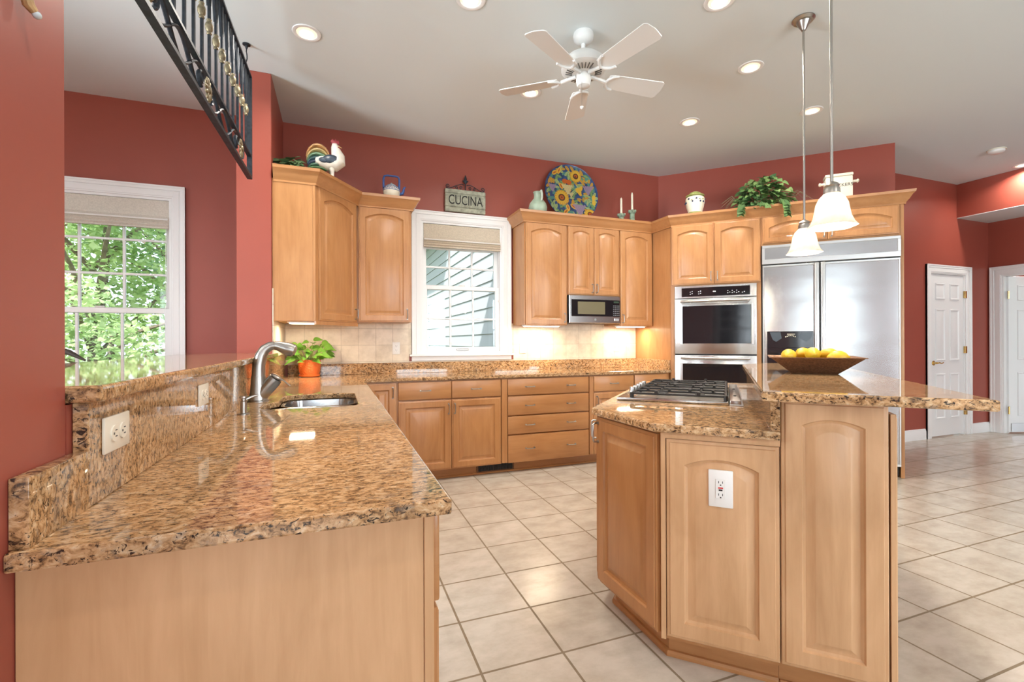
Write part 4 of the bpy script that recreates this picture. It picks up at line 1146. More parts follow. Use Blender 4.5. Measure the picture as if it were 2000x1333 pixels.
# pendants
def pendant(T_, D_, zb, label):
    p = W45(T_, D_)
    t = thing('pendant_light', label, 'pendant light', (p.x, p.y, zb), 'pendant lights over the island bar')
    x, y = p.x, p.y
    obj('canopy', MB().lathe([(0, 0), (.062, 0), (.064, -.006), (.052, -.018), (.040, -.020), (.020, -.058), (.012, -.072), (0, -.074)], (x, y, ZC-.0004), 28), NICKEL, t)
    obj('rod', MB().cyl((x, y, zb+.20), (x, y, ZC-.07), .0062, 12), NICKEL, t)
    obj('fitter', MB().lathe([(0, .205), (.010, .205), (.026, .195), (.031, .186), (.027, .180), (.032, .172), (.034, .150), (.030, .149), (0, .149)], (x, y, zb), 26), NICKEL, t)
    n = 48
    def wav(a, r, z): 
        return 1+.045*math.cos(6*a)*max(0, min(1, (.07-z)/.07))
    prof = [(.030, .155), (.036, .148), (.052, .130), (.063, .105), (.068, .075), (.073, .045), (.083, .018), (.096, 0), (.0935, .0), (.080, .019), (.070, .046), (.065, .075), (.060, .104), (.049, .128), (.033, .146), (.028, .153)]
    obj('shade', MB().lathe(prof, (x, y, zb), n, wav=wav), ALAB, t)
    obj('bulb', MB().ball((x, y, zb+.062), (.026, .026, .034)).cyl((x, y, zb+.09), (x, y, zb+.149), .014, 12), LAMP, t)
    l = bpy.data.lights.new('pendant_lamp', 'POINT'); l.energy = 16*CAN; l.color = (1, .86, .66); l.shadow_soft_size = .03
    o = bpy.data.objects.new('pendant_lamp', l); C.objects.link(o); o.location = (x, y, zb+.020)
    return t
pendant(.446, 3.377, 1.757, 'farther pendant with a scalloped alabaster glass shade, over the far part of the bar')
pendant(.441, 2.530, 1.732, 'nearer pendant with a scalloped alabaster glass shade, over the lemon bowl')

# ceiling fan
fx, fy, fz = 1.495, 2.662, 2.92
t = thing('ceiling_fan', 'white five-blade ceiling fan without lights', 'ceiling fan', (fx, fy, fz))
obj('canopy', MB().lathe([(0, 0), (.062, 0), (.066, -.018), (.060, -.045), (.042, -.062), (.022, -.068), (0, -.069)], (fx, fy, ZC-.0004), 28), FANW, t)
obj('downrod', MB().cyl((fx, fy, 3.07), (fx, fy, ZC-.066), .014, 14), FANW, t)
mt = obj('motor_housing', MB().lathe([(0, .165), (.060, .163), (.100, .150), (.132, .122), (.142, .095), (.143, .066), (.130, .054), (.055, .038), (0, .036)], (fx, fy, fz-.02), 36), FANW, t)
vb = MB()
for k in range(30):
    a = 2*PI*k/30
    if k % 6 == 0: continue
    vb.box(.075, .118, -.0028, .0028, -.004, .001, m=TR(fx, fy, fz+.0055) @ Matrix.Rotation(a+math.radians(68), 4, 'Z') @ Matrix.Rotation(-.21, 4, 'Y'))
obj('vent_slots', vb, simple('vent_shadow', (.14, .14, .13), .7), mt)
obj('switch_housing', MB().lathe([(0, .030), (.046, .030), (.048, -.010), (.040, -.045), (.024, -.055), (0, -.056)], (fx, fy, fz-.012), 26), FANW, t)
for k in range(5):
    a = math.radians(68+72*k); M = TR(fx, fy, fz) @ Matrix.Rotation(a, 4, 'Z')
    Mb = M @ TR(.17, 0, 0) @ Matrix.Rotation(math.radians(-12), 4, 'X') @ TR(-.17, 0, 0)
    iron = MB(); iron.tube([(.05, 0, .012), (.10, 0, .004), (.15, 0, -.006)], [.013, .011, .012], 8, m=M)
    pts = [(.215+.0-abs(s)*.0+.0, s*.060, -.007) for s in (-1, 1)]
    iron.tube([(.225, -.060, -.006), (.190, -.050, -.008), (.165, -.025, -.009), (.155, 0, -.009), (.165, .025, -.009), (.190, .050, -.008), (.225, .060, -.006)], .0085, 8, m=Mb)
    b_ = obj('blade', MB().prism([(.165, -.052), (.20, -.060), (.545, -.074), (.560, -.062), (.570, 0), (.560, .062), (.545, .074), (.20, .060), (.165, .052)], -.003, .003, .0015, 1, m=Mb), FANW, t)
    obj('blade_iron', iron, FANW, b_)
pc = MB().tube([(fx-.03, fy-.03, fz-.05), (fx-.03, fy-.03, fz-.205)], .0014, 5)
pl = obj('pull_chain', pc, NICKEL, t)
obj('pull_knob', MB().lathe([(0, 0), (.010, -.004), (.012, -.012), (.006, -.020), (0, -.022)], (fx-.03, fy-.03, fz-.203), 14), OUTW, pl)

# ------------------------------------------------------------------ hanging wrought iron railing
def rx(y): return -.553-.021*(3.63-y)
t = thing('iron_railing', 'black wrought iron railing panel hung from the ceiling over the granite ledge', 'railing', (-.56, 2.5, 2.34))
Yr0, Yr1 = 1.45, 3.625
zb_, zm_, zt_ = 2.345, 2.492, 3.03
sl_ = .012      # bottom rail sags slightly towards the camera
def zr(z, y): return z-.006*(3.625-y)
for nm, z, hh, ww in (('bottom_rail', zb_, .018, .016), ('middle_rail', zm_, .014, .013), ('top_rail', zt_, .014, .016)):
    b = MB(); vs = []
    for y in (Yr0, Yr1):
        zc = zr(z, y); x = rx(y)
        vs += [(x-ww, y, zc-hh/2), (x+ww, y, zc-hh/2), (x+ww, y, zc+hh/2), (x-ww, y, zc+hh/2)]
    b.faces(vs, [(0, 1, 5, 4), (1, 2, 6, 5), (2, 3, 7, 6), (3, 0, 4, 7), (3, 2, 1, 0), (4, 5, 6, 7)])
    obj(nm, b, IRON, t)
obj('end_post', MB().box(rx(3.62)-.016, rx(3.62)+.016, 3.612, 3.630, zb_-.01, zt_+.01, .002), IRON, t)
nb = 17; sp = .1235
for k in range(nb):
    y = 3.625-sp*(k+1)
    bl = obj('baluster', MB().tube([(rx(y), y, zr(zm_, y)), (rx(y), y, zr(zt_, y))], .0078, 6), IRON, t)
    zk = 2.755 if k % 1 == 0 else 2.7
    obj('knuckle', MB().lathe([(.008, -.038), (.012, -.034), (.010, -.024), (.014, -.018), (.0175, -.006), (.018, .006), (.014, .018), (.010, .024), (.012, .034), (.008, .038)], (rx(y), y, zr(zk, y)), 14), IRONB, bl)
    # pointed arch to the next bar
    y2 = y+sp
    ar = []
    for i in range(9):
        u = i/8; ar.append((rx(y), y+sp*u, zr(zt_-.012-.16*abs(2*u-1)**1.8*1.0, y)))
    obj('arch', MB().tube(ar, .0055, 6, flat=1.6, up=(1, 0, 0)), IRON, t)
# rosettes with scrolls and long curved bars in the lower band
ros = [3.29, 2.57, 1.86]
for yr in ros:
    zc = zr(2.418, yr)
    r_ = MB()
    r_.lathe([(0, .016), (.014, .014), (.020, .006), (.020, 0), (0, 0)], n=16, m=TR(rx(yr)+.010, yr, zc) @ Matrix.Rotation(PI/2, 4, 'Y'))
    for k in range(12):
        a = 2*PI*k/12
        r_.ball((rx(yr)+.012, yr+.036*math.cos(a), zc+.036*math.sin(a)), (.007, .022, .010), m=Matrix.Rotation(a, 4, 'X'), n=8, k=6)
    obj('rosette', r_, IRONB, t)
    for sg in (1, -1):
        s = MB()
        pts = []
        for i in range(16):
            a = -PI/2+i*2*PI*1.25/15; rr = .040*(1-i/15*.72)
            pts.append((rx(yr), yr+sg*(.085+rr*math.cos(a)*1.0), zc+.010+rr*math.sin(a)))
        s.tube(pts, .006, 6, flat=1.8, up=(1, 0, 0))
        obj('scroll', s, IRON, t)
for (ya, yb) in ((3.18, 2.67), (2.46, 1.97)):
    for sg in (1, -1):
        pts = [(rx(ya+(yb-ya)*i/12), ya+(yb-ya)*i/12, zr(2.418, ya)+sg*.058*math.cos(2*PI*i/12)) for i in range(13)]
        obj('wave_bar', MB().tube(pts, .006, 6, flat=1.6, up=(1, 0, 0)), IRON, t)
def hook(y, label):
    x = rx(y)
    h = thing('ceiling_hook', label, 'hook', (x, y, zt_), 'hooks holding the railing')
    obj('ceiling_plate', MB().lathe([(0, 0), (.024, 0), (.024, -.006), (.010, -.012), (.006, -.03), (0, -.03)], (x, y, ZC-.0004), 18), IRON, h)
    pts = [(x, y, ZC-.028), (x, y-.004, ZC-.05)]+[(x, y+.020*math.cos(a), ZC-.078+.024*math.sin(a)) for a in [2.0, 1.2, .4, -.4, -1.1]]+[(x, y-.006, ZC-.118), (x, y-.022, ZC-.135), (x, y-.024, ZC-.158), (x, y-.008, zt_+.004), (x, y+.016, zt_+.004), (x, y+.03, zt_+.02)]
    obj('hook_rod', MB().tube(pts, .0035, 8), IRON, h)
hook(3.53, 'black S-shaped hook at the column side holding the iron railing')
hook(1.70, 'black S-shaped hook at the camera side holding the iron railing')

# small ornament on the near wall, only its tip in view
t = thing('wall_ornament', 'tan wall ornament with a glass tip high on the near red wall', 'wall ornament', (-.452, .93, 1.73))
obj('arm', MB().tube([(-.446, .915, 1.86), (-.440, .918, 1.80), (-.442, .924, 1.755), (-.440, .930, 1.738), (-.436, .936, 1.732)], [.010, .009, .008, .008, .006], 10).tube([(-.446, .932, 1.80), (-.440, .929, 1.77), (-.438, .926, 1.748)], [.004, .006, .005], 8), simple('tan_gilt', (.42, .27, .13), .5, metal=.3, var=.3, scale=80), t)
obj('glass_tip', MB().ball((-.434, .938, 1.729), (.006, .0065, .006)), simple('pale_crystal', (.55, .62, .66), .1), t)

# dining chair beyond the ledge; only a finial of its back shows over the granite
t = thing('dining_chair', 'dark dining chair with scrolled back rail showing over the granite ledge', 'chair', (-1.62, 3.3, 0))
DKW = simple('dark_walnut', (.028, .018, .013), .35)
obj('seat', MB().box(-1.86, -1.40, 3.06, 3.52, .44, .48, .01, 2), DKW, t)
for (x, y) in ((-1.84, 3.08), (-1.42, 3.08), (-1.84, 3.50), (-1.42, 3.50)):
    obj('leg', MB().tube([(x, y, 0), (x, y, .445)], [.016, .022], 8), DKW, t)
for x in (-1.84, -1.42):
    obj('back_post', MB().tube([(x, 3.08, .475), (x, 3.04, .80), (x, 3.00, 1.08)], [.02, .017, .014], 8), DKW, t)
obj('back_rail', MB().tube([(-1.90, 3.0, 1.165), (-1.85, 3.0, 1.10), (-1.72, 3.0, 1.075), (-1.54, 3.0, 1.075), (-1.40, 3.0, 1.15), (-1.32, 3.0, 1.185), (-1.265, 3.0, 1.172), (-1.20, 3.0, 1.130)], [.010, .018, .026, .026, .022, .020, .014, .005], 10), DKW, t)
for i in range(4): obj('slat', MB().box(-1.78+i*.08, -1.755+i*.08, 3.0, 3.012, .50, 1.06, m=None), DKW, t)

# ------------------------------------------------------------------ plant in the orange pot
def leaf(mb, p, d, up, L, Wd, bend=.25, heart=True):
    d = Vector(d).normalized(); up = Vector(up); s = d.cross(up).normalized(); n = s.cross(d).normalized(); p = Vector(p)
    prof = [(0, .12), (.06, .55), (.18, .92), (.32, 1.0), (.5, .88), (.7, .58), (.88, .24), (1, 0)] if heart else [(0, .05), (.15, .5), (.35, .9), (.55, 1), (.75, .7), (.92, .25), (1, 0)]
    vs, fs = [], []
    for (u, w) in prof:
        c = p+d*L*u-n*L*bend*u*u
        vs += [c-s*Wd*w+n*Wd*w*.25, c, c+s*Wd*w+n*Wd*w*.25]
    for i in range(len(prof)-1):
        a = i*3; fs += [(a, a+3, a+4, a+1), (a+1, a+4, a+5, a+2)]
    mb.faces(vs, fs)
px, py = -.225, 4.50
t = thing('potted_plant', 'small green leafy plant in an orange textured pot on the back counter', 'plant', (px, py, CT1))
def dia(a, r, z): return 1
obj('saucer', MB().lathe([(0, 0), (.070, 0), (.084, .006), (.088, .022), (.083, .022), (.078, .008), (0, .006)], (px, py, CT1+.0005), 32), TERRA, t)
tp = simple('orange_pot_diamond', (.74, .17, .03), .5)
def potmat():
    m, nt, b = node_mat('orange_quilted_pot'); b.inputs['Base Color'].default_value = (.74, .16, .03, 1); b.inputs['Roughness'].default_value = .5
    tc = nt.nodes.new('ShaderNodeTexCoord'); mp = nt.nodes.new('ShaderNodeMapping'); mp.inputs['Rotation'].default_value = (0, PI/4, 0); mp.inputs['Scale'].default_value = (1, 1, 1)
    ck = nt.nodes.new('ShaderNodeTexVoronoi'); ck.inputs['Scale'].default_value = 90
    nt.links.new(tc.outputs['Object'], mp.inputs[0]); nt.links.new(mp.outputs[0], ck.inputs['Vector'])
    bp = nt.nodes.new('ShaderNodeBump'); bp.inputs['Strength'].default_value = .8; bp.inputs['Distance'].default_value = .004
    nt.links.new(ck.outputs['Distance'], bp.inputs['Height']); nt.links.new(bp.outputs[0], b.inputs['Normal']); return m
obj('pot', MB().lathe([(0, .0075), (.072, .0075), (.084, .04), (.090, .085), (.0915, .150), (.085, .150), (.082, .12), (0, .12)], (px, py, CT1), 32), potmat(), t)
obj('soil', MB().lathe([(0, .136), (.05, .135), (.0805, .128)], (px, py, CT1), 20), SOIL, t)
rnd = random.Random(5)
st, lv = MB(), MB()
targets = [(-.205, -.04, .245), (-.10, -.06, .245), (-.12, -.10, .16), (-.06, -.08, .28), (-.02, -.03, .31), (.03, -.05, .30), (.05, -.02, .33), (.09, -.06, .235), (.14, -.06, .255), (.11, -.09, .20), (.06, -.10, .20), (.0, -.11, .21), (-.05, -.12, .14), (.02, -.02, .26), (-.08, .02, .27), (.10, .02, .27), (-.13, -.02, .19), (.16, -.02, .21), (.04, -.08, .245), (-.03, -.09, .235), (-.09, -.11, .21), (.12, .0, .30)]
targets += [(rnd.uniform(-.12, .15), rnd.uniform(-.11, .03), rnd.uniform(.15, .29)) for _ in range(16)]
for (dx, dy, dz) in targets:
    e = Vector((px+dx, py+dy, CT1+dz)); o0 = Vector((px+dx*.25, py+dy*.25, CT1+.13)); mid = (o0+e)/2+Vector((0, 0, .03))
    st.tube([tuple(o0), tuple(mid), tuple(e)], .002, 5)
    d = Vector((dx*2.0+rnd.uniform(-.1, .1), dy*.8-.05, rnd.uniform(-.07, .05)))
    leaf(lv, e-d.normalized()*.02, d, (0, -.75, .65), rnd.uniform(.065, .10), rnd.uniform(.020, .031), .45)
obj('stems', st, simple('pale_stem', (.30, .42, .10), .5), t)
obj('leaves', lv, leafmat('pothos_leaves', (.06, .21, .02), (.23, .47, .06), .25), t)

# ------------------------------------------------------------------ bowl of lemons
BT, BD, BZ = .376, 2.612, 1.0675
FB = TR(*W45(BT, BD, 0)) @ RZ(-48)
t = thing('copper_bowl', 'square flared bowl of hammered brown copper holding lemons on the bar top', 'bowl', tuple(W45(BT, BD, BZ)))
def ringsq(h, z, th=0):
    return [(-h, -h, z), (h, -h, z), (h, h, z), (-h, h, z)]
vs = ringsq(.090, BZ)+ringsq(.176, BZ+.072)+ringsq(.183, BZ+.0725)+ringsq(.183, BZ+.076)+ringsq(.172, BZ+.075)+ringsq(.086, BZ+.006)
fs = [(3, 2, 1, 0)]
for L in range(5):
    for k_ in range(4): fs.append((L*4+k_, L*4+(k_+1) % 4, L*4+4+(k_+1) % 4, L*4+4+k_))
fs.append((20, 21, 22, 23))
mb = MB(); mb.faces(vs, fs); bmesh.ops.recalc_face_normals(mb.bm, faces=mb.bm.faces[:])
obj('dish', mb, COPPER, t, FB, 20)
def lemon_mb():
    pr = [(0, -.047), (.006, -.045), (.011, -.040), (.022, -.030), (.030, -.014), (.0315, 0), (.030, .014), (.022, .029), (.012, .038), (.008, .042), (.005, .046), (0, .047)]
    return MB().lathe(pr, n=20, m=Matrix.Rotation(PI/2, 4, 'Y'))
lem = [(-.100, -.050, .080, 75, 'lemon at the left end of the bowl'), (-.036, .022, .086, 60, 'lemon at the back of the pile in the bowl'), (-.004, -.050, .088, 95, 'lemon in front at the middle of the bowl'), (.066, .004, .084, 5, 'long lemon lying sideways right of the middle of the bowl'), (.092, -.074, .074, 15, 'low lemon at the right rim of the bowl'), (.012, .092, .080, 40, 'lemon mostly hidden behind the others in the bowl'), (-.030, -.008, .036, 20, 'lemon at the bottom of the bowl under the pile')]
first = None
for (x, y, z, a, lab) in lem:
    p = FB @ Vector((x, y, 0))
    M = TR(p.x, p.y, BZ+z) @ RZ(a-48)
    if first is None:
        mb = lemon_mb(); first = solo('lemon', mb, LEMON, lab, 'lemon', (0, 0, 0), 'lemons in the copper bowl'); o = first
    else:
        o = first.copy(); C.objects.link(o); o['label'] = lab
    o.matrix_world = M

# ------------------------------------------------------------------ decorations on top of the cabinets
TOPZ = 2.5255
# rooster
RX, RY = -.036, 4.045
t = thing('rooster_figurine', 'painted ceramic rooster with white breast and green tail on the corner cabinet', 'figurine', (RX, RY, TOPZ))
FRo = TR(RX, RY, TOPZ+.026) @ RZ(5)
WCER = simple('white_glaze', (.72, .68, .60), .35, var=.1, scale=20)
obj('base', MB().lathe([(0, 0), (.075, 0), (.080, .008), (.070, .018), (.05, .022), (0, .023)], (RX-.02, RY, TOPZ+.0005), 20), simple('mossy_green_glaze', (.10, .14, .05), .5, var=.4, scale=25), t)
bd = MB().tube([(-.13, 0, .135), (-.09, 0, .125), (-.04, 0, .118), (.02, 0, .122), (.052, 0, .150), (.055, 0, .195), (.040, 0, .235), (.032, 0, .268), (.036, 0, .290), (.046, 0, .300)], [.030, .050, .064, .072, .070, .056, .042, .034, .032, .016], 18)
bd.tube([(.0, .022, .075), (.005, .022, .04), (.008, .022, .0)], [.028, .018, .013], 10); bd.tube([(.0, -.022, .075), (.005, -.022, .04), (.008, -.022, .0)], [.028, .018, .013], 10)
obj('body', bd, WCER, t, FRo)
obj('comb', MB().prism([(.010, .285), (-.006, .320), (.010, .345), (.022, .328), (.034, .350), (.046, .328), (.060, .340), (.066, .308), (.050, .290)], -.010, .010, .003, 2, m=Matrix.Rotation(PI/2, 4, 'X')), simple('rooster_red', (.26, .02, .03), .4), t, FRo)
obj('wattle', MB().ball((.066, 0, .240), (.018, .016, .036)).ball((.050, 0, .266), (.022, .030, .018)), MATS['rooster_red'], t, FRo)
obj('beak', MB().cyl((.056, 0, .285), (.088, 0, .276), .012, 10, .001), simple('beak_ochre', (.60, .42, .18), .4), t, FRo)
obj('eye', MB().ball((.046, -.024, .287), .005).ball((.046, .024, .287), .005), INK, t, FRo)
for s in (-1, 1):
    obj('wing', MB().ball((-.010, s*.058, .140), (.066, .018, .040), m=Matrix.Rotation(-.15, 4, 'Y')).ball((-.060, s*.056, .125), (.045, .014, .024)), simple('slate_blue_glaze', (.030, .050, .075), .35, var=.4, scale=40), t, FRo)
tailc = [(.46, .24, .09), (.42, .30, .12), (.12, .22, .13), (.045, .11, .12), (.025, .045, .09), (.05, .12, .08), (.06, .16, .06)]
for i, c_ in enumerate(tailc):
    h0 = .29-.028*i; r0 = .150-.006*i
    pts = []
    for j in range(9):
        u = j/8; a = math.radians(20+u*(150+6*i)); rr = .084+.010*(3-i)*.4
        pts.append((-.105+rr*math.cos(a)*1.0, 0, (.128-.014*i)+(rr+.012*(3-i*.8))*math.sin(a)*(1.05-.10*i)))
    obj('tail_feather', MB().tube(pts, [.012, .022, .028, .030, .030, .028, .024, .017, .008], 10, flat=.55, up=(1, 0, 0)), simple('tail_glaze_%s' % 'abcdefg'[i], c_, .35, var=.3, scale=30), t, FRo)

t.scale = (.93, .93, .90)
# ivy sprig garland beside the rooster
def ivy(name, label, cat, c, R, n, mat, seed, size=(.03, .05), trail=(), zmin=None, extra=None, dens=1.0):
    rnd = random.Random(seed)
    t = thing(name, label, cat, c)
    lf, stm = MB(), MB()
    for _ in range(n):
        while True:
            p = Vector((rnd.uniform(-1, 1), rnd.uniform(-1, 1), rnd.uniform(-.15, 1)))
            if .5 < p.length < 1: break
        q = Vector((c[0]+p.x*R[0], c[1]+p.y*R[1], c[2]+max(.012, p.z*R[2])))
        out = Vector((p.x, p.y, p.z*.3+rnd.uniform(-.6, .2)))+Vector((rnd.uniform(-.4, .4), rnd.uniform(-.5, .2), 0))
        L = rnd.uniform(*size)*1.5
        leaf(lf, q, out, Vector((p.x*.4, p.y*.3-.6, .8)), L, L*.42, .3)
        if rnd.random() < .3: stm.tube([(c[0]+p.x*R[0]*.2, c[1]+p.y*R[1]*.2, c[2]+.02), tuple(q)], .0018, 4)
    for tr in trail:
        stm.tube(tr, .0022, 5)
        for i in range(len(tr)-1):
            a, b_ = Vector(tr[i]), Vector(tr[i+1])
            for u in (.2, .7):
                q = a+(b_-a)*u
                for s in (-1, 1):
                    leaf(lf, q, Vector((s*.8, -.5, -.5)), (0, -.8, .5), rnd.uniform(*size)*1.4, rnd.uniform(*size)*.6, .25)
    obj('stems', stm, simple('ivy_stem', (.10, .12, .04), .6), t)
    o = obj('leaves', lf, mat, t)
    return t
ivy('ivy_garland', 'trailing green ivy lying behind the rooster on the corner cabinet', 'artificial plant', (-.325, 3.975, TOPZ+.01), (.10, .08, .10), 80, leafmat('ivy_garland_leaves', (.035, .075, .03), (.10, .17, .07), .1), 11, (.04, .06))
# teapot
TX, TY = .468, 4.345
t = thing('enamel_kettle', 'white and cobalt blue patterned kettle with a tall square handle on the wall cabinet', 'kettle', (TX, TY, TOPZ))
obj('body', MB().lathe([(0, 0), (.064, 0), (.076, .02), (.082, .055), (.078, .090), (.060, .118), (.044, .126), (0, .127)], (TX, TY, TOPZ+.0005), 30), CREAM, t)
pb = MB()
for k_ in range(18):
    a = 2*PI*k_/18
    for zz, rr in ((.086, .0795), (.104, .0735)):
        pb.tube([(TX+rr*math.cos(a+u*.16), TY+rr*math.sin(a+u*.16), TOPZ+zz+.008*math.cos(u*PI)) for u in (-1, -.5, 0, .5, 1)], .0026, 5)
pb.lathe([(.0795, .072), (.083, .070), (.0832, .066), (.0812, .064)], (TX, TY, TOPZ), 30)
pb.lathe([(.062, .117), (.0645, .116), (.058, .121)], (TX, TY, TOPZ), 30)
obj('painted_band', pb, BLUE, t)
obj('lid', MB().lathe([(.045, .1265), (.040, .136), (.020, .143), (.006, .145), (.006, .150), (.011, .155), (.006, .162), (0, .163)], (TX, TY, TOPZ), 22), simple('pale_blue_glaze', (.35, .42, .45), .35, var=.3, scale=50), t)
obj('handle', MB().tube([(TX-.074, TY, TOPZ+.100), (TX-.076, TY, TOPZ+.20), (TX-.066, TY, TOPZ+.232), (TX-.04, TY, TOPZ+.240), (TX+.04, TY, TOPZ+.240), (TX+.066, TY, TOPZ+.232), (TX+.076, TY, TOPZ+.20), (TX+.074, TY, TOPZ+.100)], .0105, 10), BLUE, t)
obj('spout', MB().tube([(TX+.074, TY, TOPZ+.045), (TX+.104, TY, TOPZ+.052), (TX+.116, TY, TOPZ+.085), (TX+.120, TY, TOPZ+.118), (TX+.135, TY, TOPZ+.132)], [.020, .017, .013, .010, .008], 10), BLUE, t)

t.scale = (.92, .92, .81)

# cucina sign on the wall
SGX, SGZ = 1.235, 2.650
FS = TR(SGX, YW-.030, SGZ) @ Matrix.Rotation(math.radians(.3), 4, 'Y')
t = thing('wall_sign', 'weathered sage wooden sign lettered CUCINA above the kitchen window', 'sign', (SGX, YW-.02, SGZ-.1))
b = MB(); b.box(-.212, .212, -.010, .028, -.066, .066, .004); b.box(-.212, .212, -.008, .028, .071, .112, .004); b.box(-.212, .212, -.008, .028, -.115, -.071, .004); b.box(-.208, .208, .0, .028, -.110, .108)
obj('board', b, SIGNW, t, FS)
tx = text_mb('CUCINA', .118, .001, .0); tx.xf(Matrix.Rotation(PI/2, 4, 'X')); tx.xf(Matrix.Diagonal((.80, 1, 1.15, 1))); tx.xf(TR(.0, -.0112, 0))
obj('lettering', tx, INK, t, FS)
ir = MB()
def spiral(c, r0, turns, a0, s=1, n=18):
    return [(c[0]+s*r0*(1-.78*i/n)*math.cos(a0+turns*2*PI*i/n), 0, c[1]+r0*(1-.78*i/n)*math.sin(a0+turns*2*PI*i/n)) for i in range(n+1)]
for s in (-1, 1):
    ir.tube([(s*.012, 0, .165), (s*.04, 0, .172), (s*.09, 0, .155), (s*.14, 0, .128), (s*.175, 0, .116), (s*.20, 0, .122)], .0038, 6)
    ir.tube(spiral((s*.182, .140), .022, 1.3, -PI/2, s), .0036, 6)
    ir.tube(spiral((s*.045, .138), .018, 1.2, -PI/2, s), .0034, 6)
    ir.tube(spiral((s*.095, .132), .016, 1.2, -PI/2, -s), .0034, 6)
ir.tube([(0, 0, .112), (0, 0, .20)], .005, 6)
ir.lathe([(0, .175), (.010, .18), (.020, .200), (.024, .212), (.012, .218), (.014, .226), (.010, .245), (0, .272)], n=10, m=Matrix.Diagonal((1, .4, 1, 1)))
ir.tube([(-.028, 0, .21), (-.014, 0, .196), (0, 0, .194), (.014, 0, .196), (.028, 0, .21)], .005, 6)
obj('iron_scrollwork', ir, IRON, t, FS)

# celadon pitcher
PXX, PYY = 1.935, 4.40
t = thing('ceramic_pitcher', 'pale green ceramic pitcher standing beside the sunflower platter', 'pitcher', (PXX, PYY, TOPZ))
obj('body', MB().lathe([(0, 0), (.075, 0), (.092, .03), (.097, .07), (.086, .112), (.058, .150), (.042, .172), (.040, .200), (.046, .232), (.052, .240), (.046, .240), (.036, .21), (.036, .175), (0, .17)], (PXX, PYY, TOPZ+.0005), 30), CELADON, t)
obj('handle', MB().tube([(PXX+.004, PYY-.046, TOPZ+.230), (PXX+.006, PYY-.076, TOPZ+.236), (PXX+.008, PYY-.088, TOPZ+.20), (PXX+.008, PYY-.088, TOPZ+.155), (PXX+.006, PYY-.078, TOPZ+.126)], [.010, .012, .012, .011, .009], 10), simple('pale_celadon', (.50, .56, .47), .35), t)

t.scale = (.98, .98, .92)

# sunflower platter leaning on the wall
PC = Vector((2.420, 4.588, TOPZ+.323)); PR = .325
tilt = math.radians(9)
FPl = TR(*PC) @ Matrix.Rotation(-tilt, 4, 'X')       # local -y is the face
t = thing('decorative_platter', 'large round platter painted with sunflowers, grapes and leaves, leaning on the wall', 'platter', (2.42, 4.55, TOPZ))
R90 = Matrix.Rotation(PI/2, 4, 'X')
obj('dish', MB().lathe([(0, -.012), (.20, -.012), (.27, -.002), (.318, .012), (PR, .016), (PR, .010), (.318, .004), (.27, -.012), (.20, -.022), (0, -.022)], n=64, m=R90), simple('platter_cobalt', (.030, .065, .17), .25, var=.5, scale=18), t, FPl)
def zsurf(r):
    pts = [(0, .012), (.20, .012), (.27, .002), (.318, -.012), (.327, -.016)]
    for (a, za), (b_, zb__) in zip(pts, pts[1:]):
        if r <= b_: return za+(zb__-za)*(r-a)/(b_-a)
    return -.016
PAINT = {}
def pcol(k_): return {'yel': simple('painted_yellow', (.66, .40, .04), .3), 'gold': simple('painted_gold', (.52, .26, .02), .3), 'brn': simple('painted_brown', (.10, .035, .015), .3), 'grn': simple('painted_green', (.10, .22, .08), .3), 'lgr': simple('painted_light_green', (.34, .42, .18), .3), 'pur': simple('painted_lilac', (.28, .20, .30), .3), 'org': simple('painted_orange', (.50, .11, .015), .3), 'teal': simple('painted_teal', (.06, .21, .20), .3), 'crm': simple('painted_cream', (.55, .46, .22), .3)}[k_]
def dab(key, x, z, rx_, rz_, a, lift):
    r = math.hypot(x, z); lim = .312
    if r > lim: x *= lim/r; z *= lim/r; r = lim
    mb = PAINT.setdefault(key, MB())
    yy = zsurf(r)-.0135-lift+.012*0
    n = 10; vs = [(x, -(.0-0)+0, z)]
    ca, sa = math.cos(a), math.sin(a)
    vs, fs = [], []
    def P(u, v, l):
        xx, zz = x+u*ca-v*sa, z+u*sa+v*ca
        rr = math.hypot(xx, zz)
        if rr > .322: xx *= .322/rr; zz *= .322/rr; rr = .322
        return (xx, zsurf(rr)-.0245-l-.0, zz)
    # plate front surface lies at y = -(profile z); see lathe rotation below
    def P2(u, v, l):
        xx, zz = x+u*ca-v*sa, z+u*sa+v*ca
        rr = math.hypot(xx, zz)
        if rr > .322: xx *= .322/rr; zz *= .322/rr; rr = .322
        return (xx, -(-zsurf(rr))-l if False else zsurf(rr)-l, zz)
    vs = [P2(0, 0, lift+.0012)]+[P2(rx_*math.cos(2*PI*i/n), rz_*math.sin(2*PI*i/n), lift) for i in range(n)]
    fs = [(0, 1+(i+1) % n, 1+i) for i in range(n)]
    mb.faces(vs, fs)
rp = random.Random(3)
def sunflower(x, z, R, big=True):
    for ring_, key, off in ((1.0, 'gold', 0), (.86, 'yel', .5)):
        n = 17
        for i in range(n):
            a = 2*PI*(i+off)/n
            dab(key, x+math.cos(a)*R*.68*ring_, z+math.sin(a)*R*.68*ring_, R*.34, R*.13, a, .0022+.0008*(off > 0))
    dab('brn', x, z, R*.46, R*.46, 0, .0040); dab('org', x, z, R*.28, R*.28, 0, .0046); dab('brn', x, z, R*.12, R*.12, 0, .0052)
def grapes(x, z, key, n=5, s=.014):
    for r_ in range(n):
        for c_ in range(n-r_):
            dab(key, x+(c_-(n-r_-1)/2)*s*1.9, z-r_*s*1.6, s, s, 0, .0030+.0001*c_)
def leafdab(x, z, L, a, key):
    dab(key, x, z, L, L*.42, a, .0012); 
    dab('lgr' if key == 'grn' else 'grn', x, z, L*.8, L*.06, a, .0018)
